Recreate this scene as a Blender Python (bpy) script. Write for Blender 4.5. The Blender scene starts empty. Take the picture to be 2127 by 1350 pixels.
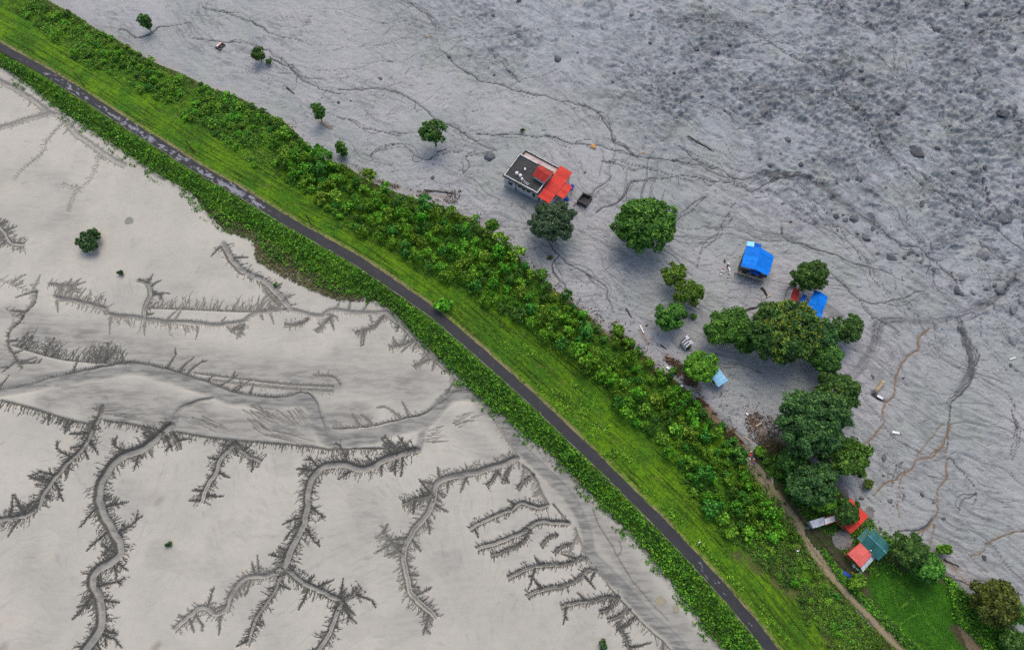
import bpy, math, random
import numpy as np
from mathutils import Vector

# ------------------------------------------------------------------ camera, sky, sun, exposure
sc = bpy.context.scene
COL = sc.collection
H, TILT, F = 150.0, math.radians(21.4), 1418.0      # camera height (m), tilt off nadir, focal length in photo pixels
cam = bpy.data.cameras.new("camera"); cam_ob = bpy.data.objects.new("camera", cam); COL.objects.link(cam_ob)
cam_ob.location = (0, 0, H); cam_ob.rotation_euler = (TILT, 0, 0)
cam.sensor_width = 36; cam.lens = 36 * F / 2127; cam.clip_start = 1; cam.clip_end = 9000
sc.camera = cam_ob
SUN_EL = 58
world = bpy.data.worlds.new("World"); sc.world = world; world.use_nodes = True
wn = world.node_tree; sky = wn.nodes.new("ShaderNodeTexSky"); sky.sky_type = 'NISHITA'; sky.sun_disc = False
sky.sun_elevation = math.radians(SUN_EL); sky.sun_rotation = math.radians(8); sky.air_density = 1.0; sky.dust_density = 4.0; sky.ozone_density = 0.6
wn.links.new(sky.outputs[0], wn.nodes["Background"].inputs[0]); wn.nodes["Background"].inputs[1].default_value = 0.15
sun = bpy.data.lights.new("sun", 'SUN'); sun_ob = bpy.data.objects.new("sun", sun); COL.objects.link(sun_ob)
sun.energy = 0.75; sun.angle = math.radians(50); sun.color = (1.0, 0.95, 0.88)
sun_ob.rotation_euler = (-math.radians(90 - SUN_EL), 0, math.radians(-8)); sun_ob.location = (0, 60, 120)
sc.view_settings.view_transform = 'Standard'; sc.view_settings.look = 'None'; sc.view_settings.gamma = 1
sc.view_settings.exposure = 0.70; sc.view_settings.use_curve_mapping = False
sc.render.engine = 'CYCLES'; sc.cycles.use_denoising = False; sc.cycles.max_bounces = 5; sc.cycles.diffuse_bounces = 3
rng = np.random.default_rng(7); random.seed(7)

# ------------------------------------------------------------------ photo pixel -> place
ST, CT = math.sin(TILT), math.cos(TILT)
def P(px, py, z=0.0):
    px = np.asarray(px, float); py = np.asarray(py, float)
    a = (px - 1063.5) / F; b = (675 - py) / F
    dz = b * ST - CT; dy = b * CT + ST
    t = (z - H) / dz
    return np.stack([a * t, dy * t, np.zeros_like(a) + z], -1)
def mpp(px, py):                                     # metres per photo pixel there
    p = P(px, py); return float((p[1] * ST + H * CT) / F)

# ------------------------------------------------------------------ numpy noise and curves
def _hash(ix, iy, seed):
    h = (ix.astype(np.uint32) * np.uint32(374761393) + iy.astype(np.uint32) * np.uint32(668265263) + np.uint32(seed * 974711 & 0xffffffff))
    h = (h ^ (h >> np.uint32(13))) * np.uint32(1274126177)
    return (h ^ (h >> np.uint32(16))).astype(np.float32) * np.float32(1 / 4294967296.0)
def noise(x, y, seed=0):
    x = np.asarray(x, np.float32); y = np.asarray(y, np.float32)
    xi = np.floor(x); yi = np.floor(y); fx = x - xi; fy = y - yi
    xi = xi.astype(np.int64); yi = yi.astype(np.int64)
    u = fx * fx * (3 - 2 * fx); v = fy * fy * (3 - 2 * fy)
    a = _hash(xi, yi, seed); b = _hash(xi + 1, yi, seed); c = _hash(xi, yi + 1, seed); d = _hash(xi + 1, yi + 1, seed)
    return (a + (b - a) * u) * (1 - v) + (c + (d - c) * u) * v
def fbm(x, y, o=4, seed=0, g=0.5):
    s = 0; a = 1.0; t = 0
    for k in range(o):
        s = s + a * noise(x * 2 ** k, y * 2 ** k, seed + k * 17); t += a; a *= g
    return s / t
def smooth(e0, e1, x):
    t = np.clip((x - e0) / (e1 - e0), 0, 1); return t * t * (3 - 2 * t)
def catmull(pts, step):
    pts = np.asarray(pts, float)
    if len(pts) < 3:
        n = max(2, int(np.linalg.norm(pts[1] - pts[0]) / step) + 1)
        return pts[0] + (pts[-1] - pts[0]) * np.linspace(0, 1, n)[:, None]
    q = np.vstack([2 * pts[0] - pts[1], pts, 2 * pts[-1] - pts[-2]]); out = []
    for i in range(1, len(q) - 2):
        p0, p1, p2, p3 = q[i - 1], q[i], q[i + 1], q[i + 2]
        n = max(1, int(np.linalg.norm(p2 - p1) / step)); t = np.linspace(0, 1, n, endpoint=False)[:, None]
        out.append(.5 * (2 * p1 + (p2 - p0) * t + (2 * p0 - 5 * p1 + 4 * p2 - p3) * t * t + (3 * p1 - p0 - 3 * p2 + p3) * t ** 3))
    out.append(pts[-1:]); return np.vstack(out)
def path(pxs, z=0.0, step=.5):
    a = np.array(pxs, float); return catmull(P(a[:, 0], a[:, 1], z)[:, :2], step)
def dist_path(X, Y, pl):
    """distance to a polyline, arc length of the nearest point, side (+ = left of its run)"""
    best = np.full(X.shape, 1e9, np.float32); arc = np.zeros(X.shape, np.float32); side = np.zeros(X.shape, np.float32); s = 0
    for (x0, y0), (x1, y1) in zip(pl[:-1], pl[1:]):
        dx, dy = x1 - x0, y1 - y0; L2 = dx * dx + dy * dy; L = math.sqrt(L2)
        t = np.clip(((X - x0) * dx + (Y - y0) * dy) / L2, 0, 1)
        ex = X - (x0 + t * dx); ey = Y - (y0 + t * dy); d = ex * ex + ey * ey
        m = d < best
        best = np.where(m, d, best); arc = np.where(m, s + t * L, arc); side = np.where(m, dx * ey - dy * ex, side); s += L
    return np.sqrt(best), arc, np.sign(side)
def inside(X, Y, poly):
    r = np.zeros(X.shape, bool); n = len(poly)
    for i in range(n):
        x0, y0 = poly[i]; x1, y1 = poly[(i + 1) % n]
        if y0 == y1: continue
        c = (y0 > Y) != (y1 > Y)
        r ^= c & (X < (x1 - x0) * (Y - y0) / (y1 - y0) + x0)
    return r

# ------------------------------------------------------------------ lines traced on the photo (pixels)
ROAD = [(-330,-100),(-160,5),(0,98),(85,145),(165,193),(250,248),(330,298),(415,352),(500,400),(585,452),(660,495),(740,540),(830,600),(900,650),(960,700),(1020,752),(1080,805),(1140,860),(1200,918),(1260,975),(1330,1045),(1400,1115),(1470,1190),(1540,1270),(1600,1345),(1680,1450),(1790,1600)]
LTOE = [(-330,-40),(-160,50),(0,140),(60,180),(130,235),(200,280),(270,325),(330,365),(400,405),(425,440),(470,470),(530,490),(560,540),(620,560),(660,595),(720,612),(770,622),(810,645),(850,685),(900,735),(960,790),(1000,830),(1050,870),(1090,905),(1150,950),(1200,1000),(1270,1070),(1320,1120),(1370,1180),(1420,1240),(1470,1310),(1510,1360),(1570,1450),(1670,1600)]
SHRUB = [(-330,-170),(-160,-75),(0,12),(57,43),(110,83),(160,127),(227,157),(287,187),(340,213),(390,253),(463,293),(510,330),(547,360),(600,380),(653,417),(710,473),(803,517),(867,560),(920,590),(963,597),(1000,640),(1070,667),(1103,690),(1143,723),(1187,760),(1230,790),(1270,823),(1275,862),(1337,903),(1393,967),(1417,1003),(1450,1060),(1484,1100),(1517,1127),(1550,1140),(1584,1183),(1617,1210),(1657,1260),(1694,1300),(1717,1347),(1780,1450),(1890,1600)]
RTOE = [(-330,-260),(-160,-160),(0,-62),(60,-25),(107,7),(157,33),(200,63),(240,83),(277,107),(317,130),(383,157),(433,183),(493,203),(547,233),(593,257),(617,283),(650,313),(667,333),(700,343),(727,353),(777,383),(850,410),(897,423),(943,443),(987,457),(1010,483),(1043,507),(1073,527),(1087,553),(1120,573),(1150,603),(1177,617),(1187,630),(1230,663),(1250,690),(1303,717),(1343,743),(1363,770),(1403,790),(1437,823),(1450,847),(1484,877),(1510,897),(1524,920),(1550,953),(1574,980),(1617,1043),(1650,1090),(1684,1153),(1727,1207),(1784,1277),(1860,1347),(1960,1450),(2090,1600)]
TRACK = [(1545,925),(1560,955),(1580,985),(1617,1040),(1650,1085),(1675,1120),(1700,1157),(1735,1195),(1770,1235),(1810,1275),(1845,1315),(1880,1350),(1975,1450),(2105,1600)]
VILLAGE = [(1545,925),(1570,908),(1600,895),(1630,905),(1660,930),(1720,990),(1780,1035),(1800,1062),(1835,1100),(1870,1122),(1925,1150),(1965,1180),(2000,1212),(2050,1238),(2100,1285),(2140,1330),(2200,1400),(2350,1600),(2105,1600),(1975,1450),(1880,1350),(1810,1275),(1735,1195),(1675,1120),(1617,1040),(1580,985)]
ROAD_Z = 2.2
road = path(ROAD, ROAD_Z, 1.5); ltoe = path(LTOE, 0, 2.5); shrubl = path(SHRUB, 1.2, 2.5); rtoe = path(RTOE, 0, 2.5); track = path(TRACK, .25, 1.5)
far = 2500.0
def extend(pl, k=far):
    a = pl[0] + (pl[0] - pl[3]) / np.linalg.norm(pl[0] - pl[3]) * k; b = pl[-1] + (pl[-1] - pl[-4]) / np.linalg.norm(pl[-1] - pl[-4]) * k
    return np.vstack([a, pl, b])

# ------------------------------------------------------------------ the ground grid (fine where the gullies are, coarse to the horizon)
def ticks(segs, lo, hi):
    t = [np.arange(a, b, s) for a, b, s in segs]; t.append([segs[-1][1]]); t = list(np.concatenate(t))
    s = .6; v = t[-1]
    while v < hi: s *= 1.7; v += s; t.append(v)
    s = .6; v = t[0]; pre = []
    while v > lo: s *= 1.7; v -= s; pre.append(v)
    return np.array(pre[::-1] + t)
xs = ticks([(-152, -109, .36), (-109, 44, .185), (44, 152, .33)], -3500, 3500)
ys = ticks([(-13, 84, .185), (84, 166, .33)], -3500, 3500)
NX, NY = len(xs), len(ys)
X, Y = np.meshgrid(xs.astype(np.float32), ys.astype(np.float32))            # [NY, NX]
cut = np.zeros((NY, NX), np.float32)      # metres carved out
wet = np.zeros((NY, NX), np.float32)      # wet dark mud, and shade painted on gully banks
floor_ = np.zeros((NY, NX), np.float32)   # flat channel bed
brown = np.zeros((NY, NX), np.float32)    # rusty silt
damp = np.zeros((NY, NX), np.float32)     # broad damp areas
def stamp(arr, x0, y0, x1, y1, w0, w1, v0, v1, soft=1.0):
    w = max(w0, w1) * 1.05
    i0 = np.searchsorted(xs, min(x0, x1) - w); i1 = np.searchsorted(xs, max(x0, x1) + w) + 1
    j0 = np.searchsorted(ys, min(y0, y1) - w); j1 = np.searchsorted(ys, max(y0, y1) + w) + 1
    if i1 - i0 < 1 or j1 - j0 < 1 or i1 - i0 > 900: return
    gx = X[j0:j1, i0:i1]; gy = Y[j0:j1, i0:i1]
    dx, dy = x1 - x0, y1 - y0; L2 = dx * dx + dy * dy + 1e-9
    t = np.clip(((gx - x0) * dx + (gy - y0) * dy) / L2, 0, 1)
    d = np.hypot(gx - x0 - t * dx, gy - y0 - t * dy) / (w0 + (w1 - w0) * t + 1e-6)
    k = np.clip((1 - d) / soft, 0, 1); k = k * k * (3 - 2 * k)
    a = arr[j0:j1, i0:i1]; np.maximum(a, k * (v0 + (v1 - v0) * t), out=a)
def line(arr, pl, w0, w1, v0, v1, soft=1.0):
    n = len(pl) - 1
    for i in range(n):
        a, b = i / n, (i + 1) / n
        stamp(arr, *pl[i], *pl[i + 1], w0 + (w1 - w0) * a, w0 + (w1 - w0) * b, v0 + (v1 - v0) * a, v0 + (v1 - v0) * b, soft)
R = random.Random(11)
def walk(x, y, ang, L, jit=.35, seg=.45):
    pts = [(x, y)]; n = max(2, int(L / seg)); a = ang
    for i in range(n):
        a += R.gauss(0, jit); a += (ang - a) * .25
        x += math.cos(a) * L / n; y += math.sin(a) * L / n; pts.append((x, y))
    return np.array(pts)
RIB = []
def rill(pl, w, dep, wt):
    RIB.append((catmull(pl, .22) if len(pl) > 2 else pl, w * .78, w * .10, min(1.1, wt * 1.15)))
    line(cut, pl, w * 2.0, w * .5, dep, dep * .2); line(wet, pl, w * 1.5, w * .4, wt * .34, wt * .1, 1)
def hairs(pl, sides=(1, -1), step=.2, lmin=.5, lmax=2.0, w=.18, dep=.32, wt=.9, lean=.35, big=.05, bigl=4.2, off=.3, t0=0, t1=1, power=2.2, env=False):
    d = np.linalg.norm(np.diff(pl, axis=0), axis=1); S = np.concatenate([[0], np.cumsum(d)]); L = S[-1]
    for sd in sides:
        s = L * t0 + R.random() * step
        while s < L * t1:
            i = min(len(pl) - 2, int(np.searchsorted(S, s)) - 1); i = max(i, 0)
            f = (s - S[i]) / max(d[i], 1e-6); x, y = pl[i] + (pl[i + 1] - pl[i]) * f
            tx, ty = (pl[i + 1] - pl[i]) / max(d[i], 1e-6); ta = math.atan2(ty, tx)
            ef = (1.15 - .95 * s / L) if env else 1.0
            a = ta + sd * (math.pi / 2 - lean + R.gauss(0, .17))
            x += math.cos(ta + sd * math.pi / 2) * off; y += math.sin(ta + sd * math.pi / 2) * off
            if R.random() < big * step / .34:
                l = bigl * (.45 + .7 * R.random()); b = walk(x, y, a, l, .14, .6); rill(b, w * 1.7, dep * 1.3, min(1, wt * 1.1))
                hairs(b, (1, -1), .26, lmin * .9, lmax * .85, w * .8, dep * .8, wt, .75, big * .5 if l > 3 else 0, bigl * .4, .05, env=True, power=1.3)
            else:
                l = (lmin + (lmax - lmin) * R.random() ** power) * ef; h = walk(x, y, a, l, .2, .35); rill(h, w, dep, wt * (.75 + .35 * R.random()))
                if l > .9:
                    for _ in range(R.choice((1, 2, 2, 3, 4))):
                        k = R.randrange(1, len(h)); q = walk(h[k][0], h[k][1], a + R.choice((-1, 1)) * R.uniform(.3, .55), l * R.uniform(.3, .6), .3, .3)
                        rill(q, w * .7, dep * .6, wt * .9)
            s += step * (.55 + .9 * R.random())
def channel(pxs, w0, w1, dep=.7, rim=.8, flo=1.0, **kw):
    """a gully: sunk bed, dark wetted banks, shade painted on the upper-left one, side rills; widths are half widths in photo pixels"""
    pl = path(pxs, 0, .5); m = mpp(*pxs[len(pxs) // 2]); w0 *= m; w1 *= m
    pl = pl + (np.stack([noise(pl[:, 0] * .8, pl[:, 1] * .8, 3), noise(pl[:, 0] * .8, pl[:, 1] * .8, 4)], -1) - .5) * .35
    line(cut, pl, w0 * 1.5, w1 * 1.5, dep, dep * .7, .8); line(wet, pl, w0 * 1.2, w1 * 1.2, (rim * .5 if max(w0, w1) > .35 else min(1, rim * 1.1)), (rim * .45 if max(w0, w1) > .35 else rim), .6); line(wet, pl, w0 * 2.0, w1 * 2.0, rim * .3, rim * .2, 1)
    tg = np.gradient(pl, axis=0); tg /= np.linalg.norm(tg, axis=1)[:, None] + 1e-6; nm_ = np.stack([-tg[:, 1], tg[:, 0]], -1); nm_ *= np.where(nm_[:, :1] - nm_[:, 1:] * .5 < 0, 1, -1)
    if max(w0, w1) > .35: line(wet, pl + nm_ * (w0 * 1.05), w0 * .8, w1 * .75, min(1, rim * 1.05), rim * .9, .9); line(cut, pl + nm_ * (w0 * 1.1), w0 * 1.2, w1, dep * .4, dep * .3)  # painted shade: darker strip along the bank turned away from the sun
    if flo > 0:
        wv = .5 + .5 * noise(pl[:, 0] * .35, pl[:, 1] * .35, 13)
        for i in range(len(pl) - 1):
            f_ = i / len(pl); ww = (w0 + (w1 - w0) * f_) * wv[i]; stamp(floor_, *pl[i], *pl[i + 1], ww, (w0 + (w1 - w0) * f_) * wv[i + 1], flo, flo, .5)
    if kw.pop('hair', True): hairs(pl, off=max(w0, w1) * .8, dep=kw.pop('hdep', .32), **kw)
    return pl
def fringe(pxs, sides, lmax, wt=.7, step=.3, edge=.6, **kw):
    pl = path(pxs, 0, .6)
    if edge > 0: line(cut, pl, .35, .35, .25, .25); line(wet, pl, .2, .2, edge, edge, .7)
    hairs(pl, sides, step, .35, lmax, wt=wt, lean=kw.pop('lean', .15), big=kw.pop('big', 0), off=.05, **kw)

for x_, y_, r_, v_ in ((330,1040,14,.75),(320,1030,26,.25),(325,1342,12,.9),(8,1100,5,.5),(4,920,4,.6),(5,1345,14,.8),(205,640,4,.3)):
    q_ = P(x_, y_); line(brown, np.array([q_[:2] - .3, q_[:2] + .3]), r_ * .1, r_ * .1, v_, v_, 1)
# left flat: gullies (image right-to-left runs have their lower bank on side +1 ... sides are chosen per line)
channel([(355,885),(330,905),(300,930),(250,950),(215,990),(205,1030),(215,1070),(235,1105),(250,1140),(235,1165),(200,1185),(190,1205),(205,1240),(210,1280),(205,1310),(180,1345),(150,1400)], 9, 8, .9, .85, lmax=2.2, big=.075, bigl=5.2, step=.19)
channel([(440,825),(400,838),(375,850),(355,885)], 3, 9, .5, .6, hair=False)
channel([(212,845),(205,865),(190,895),(170,930),(135,965),(105,1000),(85,1030),(75,1055),(45,1072),(0,1080),(-60,1085)], 4.5, 5, .7, .75, lmax=2.0, big=.07, bigl=5, t0=.06, step=.19)
channel([(490,920),(460,950),(448,980),(430,1010),(418,1045)], 5, 1.5, .6, .7, lmax=1.7, big=.06, step=.19)
channel([(490,920),(500,935),(515,948),(540,960)], 3, 1, .5, .7, flo=.5, lmax=1.8, big=.08, bigl=2.5, step=.19)
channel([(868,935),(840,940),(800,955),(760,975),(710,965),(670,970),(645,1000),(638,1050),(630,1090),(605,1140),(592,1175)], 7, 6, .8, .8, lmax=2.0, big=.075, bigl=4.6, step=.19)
channel([(592,1175),(555,1195),(510,1200),(480,1235),(470,1265),(450,1275),(420,1262),(390,1280),(360,1310)], 4.5, 2, .5, .65, lmax=1.4, big=.06, bigl=3.6, wt=.65)
channel([(592,1178),(570,1225),(545,1265),(525,1300),(513,1340)], 3.5, 1.5, .5, .7, lmax=1.6, big=.03, bigl=3)
channel([(594,1178),(620,1205),(660,1225),(700,1245),(708,1250),(695,1285),(680,1320),(655,1360)], 5, 3.5, .6, .75, lmax=1.8, big=.03, step=.19)
channel([(700,1246),(725,1240),(748,1218)], 2.5, 1, .4, .7, flo=0, lmax=1.4)
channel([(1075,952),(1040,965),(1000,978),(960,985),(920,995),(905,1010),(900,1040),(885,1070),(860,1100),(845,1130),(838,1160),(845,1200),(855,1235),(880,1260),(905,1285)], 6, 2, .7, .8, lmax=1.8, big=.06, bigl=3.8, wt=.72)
channel([(901,1026),(870,1035),(835,1047)], 2.5, 1, .5, .8, flo=0, lmax=1.9, step=.19)
channel([(838,1152),(815,1130),(792,1108)], 2.5, 1, .4, .65, flo=0, lmax=1.9, wt=.6)
channel([(1137,1048),(1120,1054),(1100,1048),(1080,1045),(1060,1060),(1030,1070),(1000,1085),(975,1100)], 3.5, 1.5, .6, .9, flo=.4, lmax=1.05, big=.012, bigl=2)
channel([(1183,1087),(1150,1085),(1125,1082),(1100,1095),(1075,1110),(1040,1125),(990,1140)], 4, 1.2, .6, .9, flo=.4, lmax=1.05, big=.012, bigl=2.5)
channel([(1100,1098),(1088,1125),(1060,1138),(1020,1155)], 2.5, 1, .5, .8, flo=0, lmax=1.05)
channel([(1222,1163),(1205,1157),(1190,1168),(1150,1173),(1120,1175),(1085,1185),(1055,1200)], 3.5, 1.2, .6, .85, flo=.3, lmax=1.05)
channel([(1240,1185),(1220,1182),(1205,1200),(1170,1217),(1145,1220),(1110,1230),(1095,1240)], 3.5, 1.2, .6, .85, flo=.3, lmax=1.05)
channel([(1288,1240),(1260,1240),(1235,1248),(1205,1250),(1165,1260)], 3.2, 1.2, .5, .85, flo=.2, lmax=1.05)
for q in ([(1285,1242),(1268,1262),(1245,1272)], [(1310,1265),(1285,1280),(1262,1287)], [(1322,1280),(1305,1295),(1280,1305)], [(1160,1110),(1140,1118),(1125,1135)], [(1190,1130),(1170,1135),(1150,1150)], [(1110,985),(1090,1000),(1075,1015)], [(1035,972),(1025,995),(1010,1010)], [(1060,968),(1050,990),(1045,1005)]):
    channel(q, 1.8, .6, .4, .8, flo=0, lmax=1.0, big=.02, bigl=1.5)
channel([(-40,150),(40,190),(100,232),(130,245),(160,280),(195,305),(230,330),(260,345)], 4, 1.5, .4, .45, lmax=1.0, big=.01, wt=.32, hdep=.15)
channel([(-40,275),(0,265),(50,250),(100,235)], 5, 4, .4, .45, lmax=1.0, big=.01, wt=.32, hdep=.15)
channel([(130,255),(100,290),(85,320),(55,345),(30,372)], 2, 1, .3, .5, flo=0, lmax=1.0, big=.01, wt=.32, step=.6, hdep=.15)
channel([(205,318),(195,360),(165,393),(130,383)], 1.8, 1, .25, .35, flo=0, lmax=1.0, big=.01, wt=.32, step=.7, hdep=.1)
channel([(163,394),(150,415),(142,440)], 1.5, 1, .25, .35, flo=0, lmax=1.0, big=.01, wt=.32, step=.5, hdep=.1)
channel([(-30,440),(5,480),(20,503),(50,508)], 3, 1.2, .4, .75, flo=0, lmax=2.2, big=.08, bigl=3, wt=.7)
channel([(75,605),(70,630),(50,650),(40,670),(20,685),(15,710),(20,725),(45,765)], 2.6, 2, .5, .9, flo=0, lmax=.9, step=.8, wt=.7)
channel([(-30,570),(30,595),(75,608)], 1.5, 1.5, .25, .4, flo=0, lmax=1.6, wt=.35, step=1.2)
channel([(465,508),(475,530),(500,560),(530,575),(550,585),(580,615),(602,642)], 6, 5, .6, .7, lmax=1.5, big=.06, bigl=3.4, wt=.75, step=.4)
channel([(545,590),(555,610),(582,637)], 2, 2, .3, .55, flo=0, lmax=.7, wt=.45)
channel([(100,590),(140,595),(142,610)], 1.2, 1, .25, .6, flo=0, lmax=1.2, wt=.5)
channel([(115,617),(160,627),(218,642),(226,652),(300,662),(345,668),(400,670),(450,675),(500,668),(530,652),(600,645),(660,657),(690,645),(760,650),(800,648)], 4, 4, .45, .6, lmax=.9, wt=.45, step=.6, hdep=.2)
fringe([(110,615),(160,624),(222,640)], (1,), 3.2, .6, .28, .3)
fringe([(120,617),(160,628),(222,644)], (-1,), 1.8, .5, .3, 0)
fringe([(225,652),(300,662),(400,676)], (-1,), 3.4, .5, .3, 0, lean=.5)
fringe([(300,640),(400,644),(520,648),(582,640)], (1,), 3.4, .62, .22, .25)
line(brown, path([(300,632),(400,634),(520,638),(575,634)]), 2.2, 2.2, .35, .35)
channel([(286,585),(305,590),(312,610),(300,640),(297,660)], 4, 3, .4, .7, lmax=1.3, wt=.7, sides=(1,))
fringe([(25,718),(90,738),(150,750),(262,757)], (1,), 4.2, .8, .22, .5, big=.03, bigl=5)
fringe([(10,640),(25,660),(18,690)], (1,), 3, .45, .5, 0)
channel([(-40,815),(50,800),(110,784),(180,768),(260,753),(330,763),(420,790),(480,812),(530,823),(590,824),(625,812)], 2.2, 2.2, .5, .95, flo=0, lmax=.9, sides=(1,), wt=.7, step=.4)
channel([(265,756),(330,768),(400,787)], 1.6, 1.6, .3, .9, flo=0, hair=False)
channel([(625,812),(645,820),(660,842),(668,868),(676,888)], 2, 2, .4, .9, flo=0, hair=False)
fringe([(400,775),(500,788),(600,799),(692,803)], (1,), .9, .5, .25, .35)
fringe([(440,790),(520,800),(600,808),(692,812)], (-1, 1), 1.1, .35, .25, 0)
fringe([(650,780),(690,783),(706,800)], (1,), 1.1, .5, .3, .4)
fringe([(0,830),(60,845),(140,870),(200,882)], (-1,), 2.2, .9, .2, .7, big=.05, bigl=3.2)
fringe([(215,872),(270,880),(340,895)], (-1,), 1.6, .9, .2, .7, big=.04, bigl=2.5)
fringe([(365,896),(450,910),(550,918),(640,926),(690,932),(780,930),(862,930)], (-1,), 1.8, .85, .2, .7, big=.03, bigl=2.6)
channel([(360,898),(366,915),(372,935)], 3, 1, .5, .9, flo=0, lmax=1)
channel([(690,930),(740,932),(800,930)], 2, 1.5, .5, 1, flo=0, hair=False)
channel([(992,808),(950,812),(925,830),(880,858),(820,872),(760,886),(690,890)], 3, 1.2, .5, .8, flo=0, lmax=1.2, sides=(-1,), wt=.5, step=.7, big=.05)
channel([(800,648),(840,680),(880,720),(930,768),(988,810)], 5, 5, .45, .55, lmax=1.5, wt=.62, step=.3)
for q in ([(797,655),(775,680),(738,692)], [(858,708),(835,716),(808,722)], [(908,742),(885,750),(860,762)], [(690,655),(670,675),(655,690)], [(640,660),(625,672),(590,676)], [(500,672),(480,690)], [(505,672),(497,700)]):
    channel(q, 1.8, .8, .35, .7, flo=0, lmax=1.2, wt=.6)
def bed(pxs, half, v=1.0, dep=.35, dm=.5):
    pl = path(pxs, 0, 1.0); m = mpp(*pxs[len(pxs) // 2]); line(cut, pl, half * m * 1.2, half * m * 1.2, dep, dep, .5); pl = pl + (np.stack([noise(pl[:, 0] * .2, pl[:, 1] * .2, 23), noise(pl[:, 0] * .2, pl[:, 1] * .2, 24)], -1) - .5) * half * m * .5; line(floor_, pl, half * m * 1.1, half * m * 1.1, v, v, .75); line(damp, pl, half * m * 1.3, half * m * 1.3, dm, dm, .8)
bed([(-60,815),(40,805),(120,790),(200,776),(270,765),(340,778),(430,806),(490,828),(560,838),(615,832),(642,838),(655,868),(668,898),(690,915),(740,915),(800,898),(850,885),(890,870),(930,830),(960,820),(995,822)], 17, .95, .3, 1.0)
bed([(870,935),(876,905),(890,875)], 8, .8, .25, .5)
bed([(995,818),(1040,880),(1080,930),(1130,980),(1180,1030),(1203,1070),(1218,1110),(1225,1150),(1260,1190),(1300,1230),(1345,1280),(1400,1330),(1440,1380),(1500,1460)], 14, .95, .35, 1.0)
bed([(1000,835),(1060,895),(1110,945),(1165,1000),(1220,1060),(1260,1110),(1310,1180),(1360,1250),(1420,1310),(1480,1390)], 26, .4, .1, .5)
channel([(1030,870),(1060,920),(1076,950)], 1.5, 1.5, .3, .6, flo=0, sides=(-1,), lmax=1.2, wt=.4)
channel([(1085,965),(1110,990),(1137,1045)], 1.8, 1.8, .4, .6, flo=0, sides=(-1,), lmax=1.8, wt=.5, big=.05, bigl=3)
channel([(1150,1048),(1178,1082)], 1.8, 1.5, .4, .8, flo=0, hair=False)
channel([(1195,1095),(1215,1140),(1230,1170)], 1.5, 1.5, .3, .55, flo=0, sides=(-1,), lmax=1.5, wt=.45)
channel([(1240,1185),(1285,1240),(1330,1290),(1385,1340),(1430,1390)], 1.4, 1.4, .35, .75, flo=0, sides=(-1,), lmax=1.6, wt=.6, step=.8)
channel([(1230,1058),(1245,1090),(1275,1140),(1300,1185),(1335,1232),(1390,1290)], 1.3, 1.1, .3, .75, flo=0, hair=False)
channel([(1286,1122),(1292,1140),(1284,1152)], 1, 1, .3, .7, flo=0, hair=False)
channel([(1283,1290),(1300,1330),(1315,1365)], 1.6, 1.2, .3, .7, flo=0, lmax=1.1)
fringe([(1000,840),(1040,880),(1060,912)], (1,), 1.2, .35, .4, .3)
for q, w_, v_ in [([(60,690),(250,720),(450,760),(700,790),(850,800)], 70, .8), ([(200,840),(400,880),(600,880),(750,860)], 55, 1.0), ([(-20,740),(120,790),(220,820)], 60, .95), ([(100,830),(250,820),(420,850)], 40, .8), ([(1010,850),(1120,960),(1220,1080),(1300,1200),(1420,1330)], 45, .55), ([(-40,640),(100,670),(240,700)], 40, .5), ([(900,860),(980,900),(1020,950)], 40, .45), ([(700,740),(850,770),(930,800)], 45, .45), ([(480,830),(560,870),(640,900)], 30, .45), ([(60,330),(160,420),(120,520)], 45, .25), ([(60,1180),(140,1260),(60,1340)], 60, .35), ([(330,1160),(450,1200),(560,1330)], 60, .22), ([(90,470),(160,440)], 40, .25), ([(860,1300),(960,1260)], 60, .18)]:
    pl = path(q, 0, 4); line(damp, pl, w_ * .115, w_ * .115, v_, v_, 1.0)
for k in range(1700):                                  # faint silt streaks on the flat
    px = R.uniform(-20, 1450); py = R.uniform(150, 1360); x, y, _ = P(px, py); a_ = (noise(np.array([x * .025]), np.array([y * .025]), 15)[0] - .5) * 5 - .3
    if 660 < py < 940 and px < 1000: a_ = -.08 + R.gauss(0, .25)
    pl = walk(x, y, a_, R.uniform(1.5, 7), .18, .8); v_ = R.uniform(.1, .34); line(damp, pl, R.uniform(.2, .6), .15, v_, v_ * .4, 1); line(cut, pl, .4, .2, .03, .02)
# dark torn edges inside the river bars
for q in [(440,888,475,900),(400,870,470,890),(520,850,600,905),(540,850,610,900),(560,855,640,915),(530,880,575,905),(610,850,650,895),(200,850,290,858),(250,865,320,872),(560,905,680,920),(905,890,930,885),(950,880,1000,862),(960,870,1010,858),(880,915,940,905)]:
    for k in range(7):
        x0 = q[0] + R.gauss(0, 8); y0 = q[1] + R.gauss(0, 5); f = R.uniform(.3, .8)
        a, b = P(x0, y0), P(x0 + (q[2] - q[0]) * f, y0 + (q[3] - q[1]) * f); pl = walk(a[0], a[1], math.atan2(b[1] - a[1], b[0] - a[0]), np.linalg.norm(b - a), .15, .8)
        rill(pl, .17, .2, R.uniform(.3, .7))

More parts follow.
